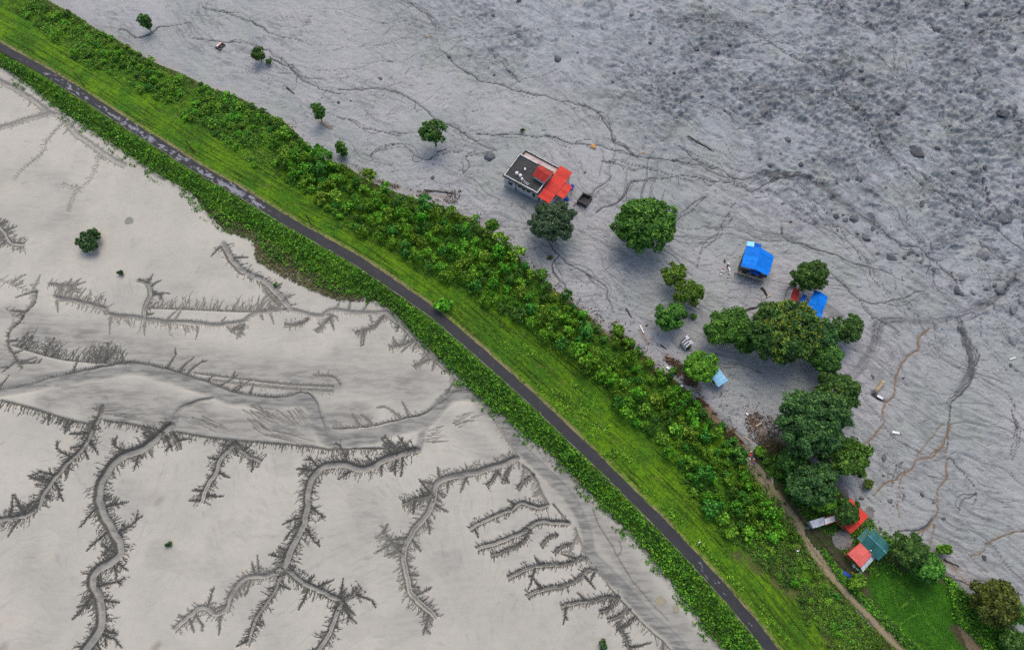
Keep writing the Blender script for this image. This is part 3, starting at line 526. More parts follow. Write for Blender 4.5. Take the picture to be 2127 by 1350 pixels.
class MB:
    """collects faces of mixed size in world coordinates; build() makes one mesh object under its thing"""
    def __init__(s): s.v = []; s.f = []
    def add(s, vs, fs): n = len(s.v); s.v += [tuple(map(float, q)) for q in vs]; s.f += [tuple(n + i for i in q) for q in fs]; return s
    def prism(s, base, z0, z1):
        """base: list of xy (any order round); straight walls z0..z1"""
        n = len(base); b = [(p[0], p[1]) for p in base]
        if sum(b[i][0] * b[(i + 1) % n][1] - b[(i + 1) % n][0] * b[i][1] for i in range(n)) < 0: b = b[::-1]
        vs = [(*p, z0) for p in b] + [(*p, z1) for p in b]
        return s.add(vs, [tuple(range(n))[::-1], tuple(range(n, 2 * n))] + [(i, (i + 1) % n, n + (i + 1) % n, n + i) for i in range(n)])
    def bar(s, a, b, w, h):
        """straight bar from a to b (3D), width w, height h, centred"""
        a = Vector(a); b = Vector(b); d = (b - a).normalized(); r = d.cross(Vector((0, 0, 1)))
        r = Vector((1, 0, 0)) if r.length < 1e-3 else r.normalized(); u_ = r.cross(d); vs = []
        for q in (a, b):
            for i, j in ((-1, -1), (1, -1), (1, 1), (-1, 1)): vs.append(q + r * (i * w / 2) + u_ * (j * h / 2))
        return s.add(vs, [(0, 1, 2, 3), (7, 6, 5, 4), (0, 4, 5, 1), (1, 5, 6, 2), (2, 6, 7, 3), (3, 7, 4, 0)])
    def tube(s, pts, radii, n=7):
        pts = [Vector(p) for p in pts]; vs = []; fs = []
        for i, p in enumerate(pts):
            d = (pts[min(i + 1, len(pts) - 1)] - pts[max(i - 1, 0)]).normalized(); r = d.cross(Vector((.31, .17, .93))).normalized(); u_ = d.cross(r)
            for k in range(n): a = 2 * math.pi * k / n; vs.append(p + (r * math.cos(a) + u_ * math.sin(a)) * radii[i])
        for i in range(len(pts) - 1):
            for k in range(n): fs.append((i * n + k, i * n + (k + 1) % n, (i + 1) * n + (k + 1) % n, (i + 1) * n + k))
        fs.append(tuple(range(n))[::-1]); fs.append(tuple(range((len(pts) - 1) * n, len(pts) * n))); return s.add(vs, fs)
    def build(s, name, mat, parent=None, root=(0, 0, 0), smooth_=False):
        me = bpy.data.meshes.new(name); me.from_pydata([(x - root[0], y - root[1], z - root[2]) for x, y, z in s.v], [], s.f); me.update()
        if smooth_: me.shade_smooth()
        return link(name, me, mat, parent)

# ------------------------------------------------------------------ ground sheets
idx = np.arange(NX * NY).reshape(NY, NX)
quads = np.stack([idx[:-1, :-1], idx[:-1, 1:], idx[1:, 1:], idx[1:, :-1]], -1).reshape(-1, 4)
ctr = (slice(0, NY - 1), slice(0, NX - 1))
region = np.where(inE, 1, np.where(inV, 3, np.where(leftside, 0, 2)))[ctr].ravel()
edge = 1 - smooth(0, 2.6 + 3.5 * warp, dT)
LAWN = [(1800,1200),(1838,1170),(1870,1188),(1940,1205),(1965,1220),(1984,1270),(1985,1292),(1968,1305),(2000,1345),(2060,1420),(1990,1450),(1900,1345),(1850,1290),(1810,1240)]
BARE = [(1990,1300),(2010,1305),(2045,1345),(2080,1400),(2050,1410),(2010,1350)]
lawn_m = inside(X, Y, P(*np.array(LAWN, float).T)[:, :2]); bare_m = inside(X, Y, P(*np.array(BARE, float).T)[:, :2])
bund = np.zeros((NY, NX), np.float32)
for q in ([(1860,1204),(1892,1236),(1918,1268),(1926,1290),(1950,1316),(1980,1348),(2000,1375)], [(1870,1294),(1888,1284),(1910,1273)], [(1866,1264),(1882,1254),(1893,1241)], [(1835,1190),(1850,1215),(1866,1264)]): line(bund, path(q, .2, 1), .3, .3, 1, 1, .8)
brown_soil = inside(X, Y, P(*np.array([(1500,1150),(1640,1120),(1700,1200),(1860,1350),(1960,1450),(1890,1600),(1720,1350),(1650,1250)], float).T)[:, :2])
soil = np.where(inE & ~isleft, np.clip(np.where(brown_soil, .75, 0) * smooth(.4, .6, fbm(X * .5, Y * .5, 3, 140)) + .8 * (1 - smooth(0, 2.5, dT)), 0, 1), np.where(inE, .8 * (1 - smooth(0, 2.2, dL)), 0))
dV, _, _ = dist_path(X, Y, P(*np.array(VILLAGE[:17], float).T)[:, :2])
for rid, nm, mk in ((0, "sand_flat", 'sand'), (1, "embankment", 'bank'), (2, "mudflow", 'mud'), (3, "village_ground", 'village')):
    q = quads[region == rid]; used = np.zeros(NX * NY, bool); used[q.ravel()] = True; remap = np.cumsum(used) - 1
    V = np.stack([X.ravel()[used], Y.ravel()[used], Z.ravel()[used]], -1); me = mesh_np(nm, V, remap[q], True)
    g = lambda a: a.ravel()[used]
    if rid == 0: attrs(me, wet=g(wet_shade_m), damp=g(dampm), bed=g(np.clip(floor_, 0, 1)), brown=g(tint))
    if rid == 1: attrs(me, across=g(dR * sR), along=g(aR), soil=g(soil), shoulder=g((1 - smooth(1.3, 2.3, dR)) * (sR > 0)))
    if rid == 2: attrs(me, wet=g(wet_shade_m), damp=g(np.clip(damp, 0, 1)), coarse=g(pm), rough=g(rough), brown=g(tint), edge=g(edge * .8))
    if rid == 3: attrs(me, bund=g(bund), lawn=g(lawn_m.astype(np.float32)), soil=g(bare_m.astype(np.float32)), edge=g(1 - smooth(0, 2.2 + 3 * warp, dV)))
    struct(link(nm, me, MT[mk]))

# the wet linings of the small rills
def ribbons(name, ribs, mat):
    Vs, Fs, At, n0 = [], [], [], 0
    for pl, wa, wb, wt in ribs:
        pl = np.asarray(pl); n = len(pl)
        if n < 2: continue
        d = np.gradient(pl, axis=0) if n > 2 else np.repeat(pl[1:] - pl[:1], 2, 0); d = d / (np.linalg.norm(d, axis=1)[:, None] + 1e-9); nn = np.stack([-d[:, 1], d[:, 0]], -1); t = np.linspace(0, 1, n)[:, None]; w = wa + (wb - wa) * t ** .8
        Vs.append(np.stack([pl + nn * w, pl - nn * w], 1).reshape(-1, 2)); k = n0 + 2 * np.arange(n - 1); Fs.append(np.stack([k, k + 1, k + 3, k + 2], -1)); At.append(np.full(2 * n, wt)); n0 += 2 * n
    V = np.vstack(Vs); Fq = np.vstack(Fs); At = np.concatenate(At); z = gz(V[:, 0], V[:, 1]) + .035
    ok = np.concatenate([inside(V[:, 0], V[:, 1], [tuple(q) for q in polyE])]); bad = ok[Fq].any(1); Fq = Fq[~bad]
    p0, p1, p3 = V[Fq[:, 0]], V[Fq[:, 1]], V[Fq[:, 3]]; fl = ((p1 - p0)[:, 0] * (p3 - p0)[:, 1] - (p1 - p0)[:, 1] * (p3 - p0)[:, 0]) < 0; Fq[fl] = Fq[fl][:, ::-1]
    me = mesh_np(name, np.column_stack([V, z]), Fq, True); attrs(me, dark=At); return struct(link(name, me, mat))
def mat_rill():
    m, nt, out = new_mat("rill_mud"); k = NT(nt); p = k.pos(); n2 = k.noise(1.2, 4, .6, p)
    finish(k, out, k.mix(k.math('ADD', k.math('MULTIPLY', k.attr("dark"), .95), k.math('MULTIPLY', k.math('SUBTRACT', n2, .5), .5), True), (.25, .238, .200), (.034, .034, .029)), .7, n2, .3, .05, .3); return m
ribbons("rills", RIB, mat_rill())

# ------------------------------------------------------------------ road, kerb, track
def strip(name, pl, offs, zoff, mat, wear=None, thick=.12, lift=None):
    d = np.gradient(pl, axis=0); d /= np.linalg.norm(d, axis=1)[:, None]; nrm = np.stack([-d[:, 1], d[:, 0]], -1); L = np.concatenate([[0], np.cumsum(np.linalg.norm(np.diff(pl, axis=0), axis=1))])
    cols = [offs[0] - .02] + list(offs) + [offs[-1] + .02]; V = []; ac = []; al = []
    jit = (noise(L * .9, L * 0, 300) - .5) * .22
    for j, o in enumerate(cols):
        oo = o + (jit if j in (0, 1) else (-jit[::-1] if j >= len(cols) - 2 else 0)) * (1 if wear is not None else .5)
        xy = pl + nrm * (oo + np.zeros(len(pl)))[:, None]; z = (gz(pl[:, 0], pl[:, 1]) if lift is None else gz(xy[:, 0], xy[:, 1])) + zoff - (thick if j in (0, len(cols) - 1) else 0)
        V.append(np.column_stack([xy, z])); ac.append(np.full(len(pl), o)); al.append(L)
    V = np.stack(V, 1); n, c = V.shape[:2]; ii = np.arange(n * c).reshape(n, c)
    me = mesh_np(name, V.reshape(-1, 3), np.stack([ii[:-1, 1:], ii[:-1, :-1], ii[1:, :-1], ii[1:, 1:]], -1).reshape(-1, 4), False)
    kw = dict(across=np.stack(ac, 1), along=np.stack(al, 1))
    if wear is not None: kw['wear'] = np.repeat(wear[:, None], c, 1)
    attrs(me, **kw); return link(name, me, mat), L
fine = catmull(road[::2], .6)
# wear of the surface along the road (worn pale stretches)
wp = [(-330,-100,.5),(0,98,.45),(165,193,.75),(330,298,.95),(440,367,1.0),(540,425,.9),(590,455,.35),(640,485,.12),(760,552,.2),(940,683,.35),(960,700,.15),(1090,815,.33),(1140,860,.1),(1300,1015,.05),(1385,1100,.1),(1440,1158,.6),(1500,1225,.65),(1540,1270,.2),(1600,1345,.2),(1790,1600,.2)]
wpt = np.array([P(a, b, ROAD_Z)[:2] for a, b, _ in wp]); wv = np.array([c for *_, c in wp])
wear = np.interp(fine[:, 0], wpt[:, 0], wv)
ro, _ = strip("road", fine, list(np.linspace(-1.12, 1.12, 7)), .07, MT['road'], wear, .2); struct(ro)
MT['kerb'] = mat_plain("kerb_concrete", (.17, .16, .13), (.08, .085, .06), 1.0, .85, .4, (.03, .06, .012), .9)
d_ = np.gradient(fine, axis=0); d_ /= np.linalg.norm(d_, axis=1)[:, None]; kl = fine + np.stack([d_[:, 1], -d_[:, 0]], -1) * 1.34
m_ = fine[:, 0] > P(120, 165)[0]
ko, _ = strip("kerb", kl[m_], [-.10, 0, .10], .13, MT['kerb'], None, .25); struct(ko)
tf = catmull(track[::2], .5); to_, _ = strip("dirt_track", tf, list(np.linspace(-1.45, 1.45, 7)), .12, MT['track'], None, .2); struct(to_)
dk = np.clip(1 - np.concatenate([[0], np.cumsum(np.linalg.norm(np.diff(tf, axis=0), axis=1))]) / 11, 0, 1); attrs(to_.data, edge=np.repeat(dk[:, None], 9, 1))


# ------------------------------------------------------------------ vegetation
MT['bark'] = mat_plain("bark", (.075, .058, .042), (.045, .036, .028), 3, .9, .6)
LEAF = {
 'dark':   mat_leaf("leaf_dark", (.016, .050, .010), (.050, .130, .022), (.130, .260, .040), .16),
 'green':  mat_leaf("leaf_green", (.018, .060, .010), (.060, .175, .020), (.160, .350, .040), .18),
 'bright': mat_leaf("leaf_bright", (.032, .090, .008), (.095, .220, .014), (.220, .400, .030), .2),
 'grey':   mat_leaf("leaf_grey", (.022, .046, .022), (.055, .096, .044), (.140, .200, .105), .14),
 'olive':  mat_leaf("leaf_olive", (.026, .046, .009), (.072, .110, .014), (.165, .200, .024), .2),
 'yellow': mat_leaf("leaf_yellowgreen", (.016, .052, .012), (.046, .118, .022), (.120, .230, .036), .18),
 'lime':   mat_leaf("leaf_lime", (.024, .072, .007), (.078, .185, .013), (.190, .340, .030), .2),
 'feather':mat_leaf("leaf_feather", (.018, .058, .018), (.048, .140, .036), (.120, .270, .060), .18),
 'bush':   mat_leaf("leaf_bush", (.014, .052, .005), (.078, .255, .012), (.270, .540, .034), .26, .5),
 'crop':   mat_leaf("leaf_crop", (.018, .070, .004), (.032, .118, .006), (.062, .185, .012), .2, 0, .2),
 'under':  mat_leaf("leaf_under", (.010, .036, .004), (.036, .125, .008), (.110, .270, .018), .16, 0, .2),
 'bush2':  mat_leaf("leaf_bush_pale", (.024, .070, .006), (.120, .285, .016), (.330, .550, .045), .28, .5),
 'bush3':  mat_leaf("leaf_bush_deep", (.010, .042, .007), (.044, .165, .018), (.160, .380, .040), .2, .5),
 'cover':  mat_leaf("leaf_cover", (.010, .042, .004), (.046, .170, .008), (.190, .430, .024), .2, 0, .2, .45, (.025, .060, .008)),
 'weed':   mat_leaf("leaf_weed", (.022, .055, .007), (.066, .150, .012), (.165, .300, .025), .2, 0, .2, .5, (.045, .040, .016)),
 'grass':  mat_leaf("leaf_grass", (.028, .080, .005), (.066, .168, .008), (.165, .310, .015), .2, 0, .2),
 'dry':    mat_leaf("leaf_dry", (.050, .048, .020), (.105, .100, .042), (.180, .175, .080), .2, 0, .2),
 'sandbush': mat_leaf("leaf_sandbush", (.014, .042, .014), (.036, .090, .026), (.090, .175, .050), .16),
 'blossom': mat_leaf("leaf_blossom", (.14, .17, .008), (.24, .27, .012), (.36, .36, .03), .3),
}
def leaves(C, N, size, g, tri=False, asp=.55):
    n = len(C); t = g.normal(size=(n, 3)); t -= N * (t * N).sum(1)[:, None]; t /= np.linalg.norm(t, axis=1)[:, None] + 1e-9; b = np.cross(N, t); s = np.asarray(size)[:, None]
    if tri: V = np.stack([C + t * s, C - t * s * .6 + b * s * asp, C - t * s * .6 - b * s * asp], 1); k = 3
    else: V = np.stack([C + t * s, C + b * s * asp, C - t * s * .9, C - b * s * asp], 1); k = 4
    return V.reshape(-1, 3), np.arange(n * k).reshape(n, k)
def unit(g, n, up=.0):
    d = g.normal(size=(n, 3)); d[:, 2] += up; return d / np.linalg.norm(d, axis=1)[:, None]
def crown(g, rx, ry, rz, nl, lr, per, ls, gaps=.0, low=-.35):
    """lobes on an uneven ellipsoid, leaves on the lobes; centre at the origin"""
    D = unit(g, nl * 2, .35); D = D[D[:, 2] > low][:nl]; amp = .80 + .34 * (g.random(len(D)) - .5) + .28 * (noise(D[:, 0] * 1.7 + 5, D[:, 1] * 1.7 + D[:, 2], 7) - .5)
    inner = g.random(len(D)) < .22; amp[inner] *= g.uniform(.4, .8, inner.sum()); LC = D * amp[:, None] * np.array([rx, ry, rz]); lrad = min(rx, ry) * lr * g.uniform(.6, 1.35, len(D))
    if gaps: keep = noise(D[:, 0] * 2.2 + 3, D[:, 1] * 2.2, 12) > gaps; LC, lrad, D = LC[keep], lrad[keep], D[keep]
    Cs, Ns = [], []
    for c, r, d in zip(LC, lrad, D):
        q = unit(g, per); q = q + d * .55 + np.array([0, 0, .35]); q /= np.linalg.norm(q, axis=1)[:, None]
        Cs.append(c + q * (r * g.uniform(.55, 1.12, per))[:, None] * np.array([1, 1, .8])); nn = q + g.normal(size=(per, 3)) * .45 + np.array([0, 0, .25]); Ns.append(nn / np.linalg.norm(nn, axis=1)[:, None])
    C = np.vstack(Cs); N = np.vstack(Ns); return C, N, ls * g.uniform(.6, 1.4, len(C)), LC, lrad
def tree(px, py, w, label, mat, h=None, name="broadleaf_tree", nl=70, lr=.22, per=60, ls=.34, trunk=1.6, vz=.75, gaps=.0, group=None, cat="tree", ryf=1.0, blossom=0, seed=0, low=-.35, lean=0):
    g = np.random.default_rng(int(px * 7 + py * 13 + seed)); m = mpp(px, py); rx = w / 2 * m; ry = rx * ryf; rz = (h / 2 * m) if h else rx * vz
    k_ = .93; hc = trunk + rz; b = G(px, py, hc)
    C, N, S, LC, lrad = crown(g, rx * k_, ry * k_, rz * k_, int(nl * 1.25), lr * 1.25, int(per * 1.3), ls * 1.12, gaps * .8, low)
    V, Fq = leaves(C + np.array([lean, 0, hc]), N, S, g, True, .6); root = empty(name, (b[0], b[1], b[2]), label, cat, group)
    link("crown", mesh_np("crown", V, Fq), LEAF[mat], root)
    t = MB(); rt = max(.12, rx * .055); t.tube([(0, 0, -.6), (.05, 0, trunk * .5), (lean * .3 + .1 * rx * g.normal() * .3, .08 * rx * g.normal(), trunk + rz * .3), (lean, 0, hc + rz * .2)], [rt * 1.3, rt, rt * .8, rt * .3])
    for j in g.choice(len(LC), min(len(LC), 10), replace=False):
        e = LC[j] * .9 + np.array([lean, 0, hc]); z0 = trunk * (.6 + .4 * g.random()); t.tube([(lean * .2, 0, z0), (e[0] * .5, e[1] * .5, (z0 + e[2]) * .5 + .1 * rz), tuple(e)], [rt * .55, rt * .35, rt * .12], 5)
    t.build("trunk", MT['bark'], root, smooth_=True)
    if blossom:
        top = N[:, 2] > .15; ii = g.choice(np.where(top)[0], min(blossom, top.sum()), replace=False); nn = np.clip(noise(C[ii, 0] * .35 + 4, C[ii, 1] * .35, 21), 0, 1) > .42; ii = ii[nn]
        CB = np.repeat(C[ii], 3, 0) * 1.04 + g.normal(size=(len(ii) * 3, 3)) * .13 + np.array([lean, 0, hc + .1]); V, Fq = leaves(CB, unit(g, len(CB), 1.2), np.full(len(CB), .2), g); o = link("blossom", mesh_np("blossom", V, Fq), LEAF['blossom'], root); o['kind'] = 'stuff'
    return root
T = tree
T(301, 46, 21, "slim dark green sapling standing alone in mud near the top left", 'dark', h=40, low=-.95, name="sapling", nl=22, lr=.42, per=40, ls=.26, trunk=.7)
T(537, 114, 26, "small rounded dark green tree alone in grey mud right of the striped wreck", 'dark', name="small_tree", nl=26, lr=.34, per=45, ls=.28, trunk=.8, vz=1.0)
T(558, 129, 14, "little bent shrub half buried beside the small rounded dark tree", 'dark', name="shrub", nl=10, lr=.45, per=30, ls=.24, trunk=.2, cat="shrub", ryf=.7)
T(661, 234, 23, "thin upright green tree with pale broken stems at its foot", 'green', h=46, low=-.95, name="sapling", nl=22, lr=.42, per=40, ls=.27, trunk=.9)
T(901, 275, 53, "umbrella shaped green tree with a bare trunk standing alone in mud", 'dark', nl=46, lr=.22, per=55, ls=.3, trunk=2.8, vz=.8, gaps=.12)
T(710, 311, 23, "small bright tree at the outer edge of the shrub belt", 'green', h=30, low=-.95, name="small_tree", nl=20, lr=.4, per=40, ls=.26, trunk=.5)
T(685, 322, 11, "tiny shrub in rubble left of the small bright tree", 'green', name="shrub", nl=9, lr=.5, per=28, ls=.22, trunk=.1, cat="shrub")
T(1150, 462, 94, "broad grey green mango tree leaning over the corner of the flat roofed house", 'grey', nl=150, lr=.15, per=75, ls=.26, trunk=1.6, vz=.7)
T(1343, 467, 128, "largest round dark green tree standing alone between the flat roofed and blue roofed houses", 'green', nl=150, lr=.14, per=80, ls=.36, trunk=1.8, vz=.62)
T(1402, 570, 52, "loose light green tree, upper one of the three below the round dark tree", 'lime', nl=46, lr=.22, per=55, ls=.28, trunk=1.6, gaps=.3)
T(1431, 610, 60, "yellowish green tree with a gap in its crown, middle of three light trees", 'lime', nl=52, lr=.22, per=55, ls=.28, trunk=1.6, gaps=.25)
T(1393, 660, 62, "spreading mid green tree above the tiny striped shed", 'green', nl=60, lr=.22, per=60, ls=.3, trunk=1.6, gaps=.2)
T(1362 + 78, 660 - 2, 11, "tiny shrub with bare twigs right of the spreading mid green tree", 'lime', name="shrub", nl=9, lr=.5, per=28, ls=.2, trunk=.1, cat="shrub")
T(1455, 762, 66, "compact bright green tree covering half of the pale blue shed", 'bright', nl=75, lr=.2, per=60, ls=.3, trunk=2.0, vz=.85)
T(1513, 683, 86, "dense dark green tree left of the yellow blossoming tree", 'green', nl=90, lr=.2, per=75, ls=.28, trunk=1.6)
T(1548, 712, 46, "small dark shaded tree squeezed between dense green and yellow blossoming trees", 'dark', nl=36, lr=.26, per=55, ls=.28, trunk=1.2)
T(1628, 690, 142, "huge spreading tree sprinkled with yellow blossom below the blue gabled house", 'yellow', nl=210, lr=.12, per=75, ls=.34, trunk=2.2, vz=.6, blossom=1900)
T(1708, 695, 62, "grey green tree crown touching the right side of the yellow blossoming tree", 'feather', nl=60, lr=.22, per=60, ls=.3, trunk=2.4)
T(1683, 574, 68, "round dark tree with gaps overhanging the small red roof", 'dark', nl=90, lr=.19, per=65, ls=.28, trunk=1.8, vz=.85, gaps=.18)
T(1648, 588, 13, "little dark shrub left of the round tree by the red roof", 'dark', name="shrub", nl=9, lr=.5, per=28, ls=.22, trunk=.2, cat="shrub")
T(1759, 680, 66, "open dark tree standing right of the blue gabled house on bare mud", 'dark', nl=64, lr=.2, per=60, ls=.28, trunk=1.6, gaps=.22)
T(1718, 747, 66, "dark round tree directly below the grey green crown", 'dark', nl=80, lr=.2, per=65, ls=.28, trunk=1.5, vz=.8)
T(1738, 817, 86, "dark tree with yellowish tips above the feathery giant tree", 'dark', nl=100, lr=.18, per=70, ls=.3, trunk=1.6, blossom=60)
T(1688, 880, 146, "giant feathery blue green tree, biggest of the lower right grove", 'feather', nl=200, lr=.13, per=85, ls=.3, trunk=2.4, vz=.72)
T(1756, 952, 92, "mid green tree at the mud edge right of the giant feathery tree", 'green', nl=110, lr=.17, per=70, ls=.3, trunk=1.8)
T(1688, 1008, 96, "green tree with light top between dirt track and red roofed house", 'feather', nl=120, lr=.17, per=70, ls=.3, trunk=1.8, vz=.8)
T(1708, 1036, 58, "yellow green tree above the white roofed shed", 'lime', nl=70, lr=.2, per=60, ls=.27, trunk=1.6)
T(1650, 960, 60, "shaded dark tree under the left flank of the grove", 'dark', nl=60, lr=.22, per=60, ls=.3, trunk=1.2)
T(1760, 1062, 50, "small dark tree growing over the red gabled roof", 'dark', nl=54, lr=.22, per=55, ls=.26, trunk=2.6)
T(1887, 1143, 68, "dense dark tree right of the green roofed house", 'dark', nl=90, lr=.2, per=70, ls=.28, trunk=1.4, vz=.85)
T(1928, 1180, 62, "brighter green tree adjoining the dense dark tree by the field", 'green', nl=74, lr=.2, per=65, ls=.28, trunk=1.2, vz=.8)
T(1960, 1141, 34, "low light green shrub on the mud above the field trees", 'bright', name="shrub", nl=22, lr=.3, per=40, ls=.25, trunk=.2, cat="shrub", ryf=.6)
T(2066, 1255, 96, "olive brown tree at the right end of the field", 'olive', nl=110, lr=.17, per=70, ls=.29, trunk=1.4)
T(2106, 1275, 44, "green tree at the right picture edge beside the olive tree", 'green', nl=40, lr=.24, per=55, ls=.28, trunk=1.2)
T(2085, 1222, 30, "small dark tree behind the olive tree", 'dark', nl=24, lr=.3, per=45, ls=.26, trunk=.8)
T(2110, 1335, 60, "dark bushy tree in the lower right corner", 'dark', nl=56, lr=.24, per=55, ls=.28, trunk=.6)
T(1781, 1208, 32, "light green shrub beside the blue tarpaulin", 'bright', name="shrub", nl=26, lr=.3, per=45, ls=.24, trunk=.3, cat="shrub")
T(1580, 937, 21, "round light green shrub beside the top of the dirt track", 'bright', name="shrub", nl=18, lr=.34, per=40, ls=.24, trunk=.2, cat="shrub")
for a, b, w, lb in [(1592, 958, 17, "low leafy shrub just below the round light green shrub"), (1602, 973, 15, "second low shrub down the row beside the dirt track"), (1597, 985, 12, "smallest low shrub of the row touching the dirt track"), (1622, 985, 18, "low shrub in the shade under the giant feathery tree"), (1640, 1015, 22, "largest low shrub between the dirt track and the grove"), (1655, 1040, 20, "lowest shrub of the row above the fence")]:
    T(a, b, w, lb, 'green', name="shrub", nl=14, lr=.38, per=36, ls=.22, trunk=.1, cat="shrub", group="shrubs along the dirt track")
T(1802, 1005, 20, "small brownish shrub at the mud edge above the red roofed house", 'olive', name="shrub", nl=12, lr=.4, per=34, ls=.22, trunk=.1, cat="shrub")
T(1022, 469, 25, "pale green tree standing just outside the dense bush belt", 'bright', h=34, name="small_tree", nl=28, lr=.34, per=45, ls=.26, trunk=.8)
T(922, 634, 38, "lone bushy shrub on the grass touching the asphalt road", 'bush', name="shrub", nl=36, lr=.26, per=45, ls=.24, trunk=.2, cat="shrub", ryf=.7, vz=.6)
T(1284, 686, 22, "bright shrub rising from brown debris at the belt edge", 'bush', name="shrub", nl=18, lr=.36, per=40, ls=.24, trunk=.3, cat="shrub")
T(1303, 708, 18, "shrub half covered by brown debris at the belt edge", 'olive', name="shrub", nl=14, lr=.38, per=36, ls=.22, trunk=.1, cat="shrub")
T(1400, 770, 14, "small shrub on the brown debris heap beside the bright green tree", 'green', name="shrub", nl=10, lr=.45, per=30, ls=.22, trunk=.1, cat="shrub")
T(1429, 721, 8, "olive bush at the corner of the tiny striped shed", 'olive', name="shrub", nl=8, lr=.5, per=26, ls=.18, trunk=.2, cat="shrub")
T(1142, 535, 13, "dark low shrub in mud below the grey green mango tree", 'olive', name="shrub", nl=9, lr=.5, per=28, ls=.2, trunk=.0, cat="shrub", ryf=.5, vz=.4)
T(1086, 271, 10, "tangled yellow brown shrub in mud right of the umbrella tree", 'olive', name="shrub", nl=8, lr=.5, per=26, ls=.2, trunk=.0, cat="shrub", ryf=.5)
# plants on the sand
T(185, 498, 44, "large dark feathery bush standing alone on pale sand", 'sandbush', h=30, name="sand_bush", nl=44, lr=.22, per=45, ls=.3, trunk=.1, cat="shrub", ryf=1.25, gaps=.36, seed=3)
T(251, 567, 15, "small slanting green bush on sand below the large feathery bush", 'sandbush', h=10, name="sand_bush", nl=9, lr=.5, per=28, ls=.2, trunk=0, cat="shrub", ryf=.6)
T(350, 1130, 10, "tiny green tuft on sand between the two winding gullies", 'sandbush', h=8, name="sand_bush", nl=6, lr=.55, per=22, ls=.18, trunk=0, cat="shrub")
T(1250, 1340, 18, "green bush on sand at the bottom edge of the picture", 'sandbush', h=12, name="sand_bush", nl=12, lr=.42, per=30, ls=.2, trunk=0, cat="shrub", ryf=1.5)
T(572, 590, 7, "tiny bush at the sand edge below the brown reeds", 'green', name="sand_bush", nl=5, lr=.55, per=20, ls=.16, trunk=0, cat="shrub")

def pip_px(n, poly, g):
    poly = np.array(poly, float); lo = poly.min(0); hi = poly.max(0); out = []; tot = 0
    while tot < n:
        q = lo + (hi - lo) * g.random((n * 2, 2)); k = inside(q[:, 0], q[:, 1], [tuple(p) for p in poly]); q = q[k]; out.append(q); tot += len(q)
    return np.vstack(out)[:n]
def between(a, b, x0, x1):
    ca = catmull(np.array(a, float), 25); cb = catmull(np.array(b, float), 25); ca = ca[(ca[:, 0] > x0) & (ca[:, 0] < x1)]; cb = cb[(cb[:, 0] > x0 - 40) & (cb[:, 0] < x1 + 60)]; return np.vstack([ca, cb[::-1]])
# bushes of the belt: eight shapes, copied one by one
protos = []
for k in range(8):
    g = np.random.default_rng(500 + k); C, N, S, LC, lr_ = crown(g, .9, .9, g.uniform(.75, 1.0), 22, .36, 26, .135, .12, -.2); V, Fq = leaves(C + np.array([0, 0, .75]), N, S * 1.1, g, True, .55); protos.append(mesh_np("foliage", V, Fq)); protos[-1].materials.append(LEAF[('bush', 'bush2', 'bush', 'bush3', 'bush', 'bush2', 'bush3', 'bush')[k]])
g = np.random.default_rng(21); cand = pip_px(6000, between(SHRUB, RTOE, 590, 1660), g); W3 = G(cand[:, 0], cand[:, 1]); dsh, _, _ = dist_path(W3[:, 0], W3[:, 1], shrubl); dtk, _, _ = dist_path(W3[:, 0], W3[:, 1], track); kept = []
for i in range(len(cand)):
    r = g.choice([g.uniform(.9, 1.4), g.uniform(1.3, 2.3)])
    if cand[i, 0] > 1500 and cand[i, 1] > 1120: continue
    if dsh[i] < .6 or dtk[i] < 2.3: continue
    if all((W3[i, 0] - a) ** 2 + (W3[i, 1] - b) ** 2 > (.74 * (r + c)) ** 2 for a, b, c, _ in kept): kept.append((W3[i, 0], W3[i, 1], r, i))
    if len(kept) >= 296: break
SEG = [(720, "at its upper left end"), (880, "below the umbrella tree"), (1000, "below the flat roofed house"), (1110, "near the lone pale tree"), (1230, "below the mango tree"), (1330, "beside the brown debris"), (1440, "facing the pale blue shed"), (9999, "near the dirt track")]
TONE = {'leaf_bush': "bright green", 'leaf_bush_pale': "yellow green", 'leaf_bush_deep': "deep green"}
dmd, _, _ = dist_path(W3[:, 0], W3[:, 1], rtoe)
for a, b, r, i in kept:
    me = protos[int(g.integers(8))]; o = bpy.data.objects.new("bush", me); COL.objects.link(o); f = dsh[i] / (dsh[i] + dmd[i] + 1e-6)
    tall = g.uniform(.85, 1.7); o.location = (a, b, W3[i, 2] - .15); o.scale = (r, r, r * tall); o.rotation_euler = (0, 0, g.uniform(0, 6.28))
    tag(o, "%s %s bush %s %s" % ("tall" if r * tall > 2.4 else "low", TONE[me.materials[0].name], "on the dense belt's grass side" if f < .34 else "in the dense belt's middle" if f < .67 else "on the dense belt's mud side", next(t for x, t in SEG if cand[i, 0] < x)), "bush", "bushes of the dense belt")
g = np.random.default_rng(22); cand = pip_px(5000, between(SHRUB, RTOE, -120, 700), g); W3 = G(cand[:, 0], cand[:, 1]); kept = []
hl = fbm(W3[:, 0] * .16, W3[:, 1] * .16, 3, 34)
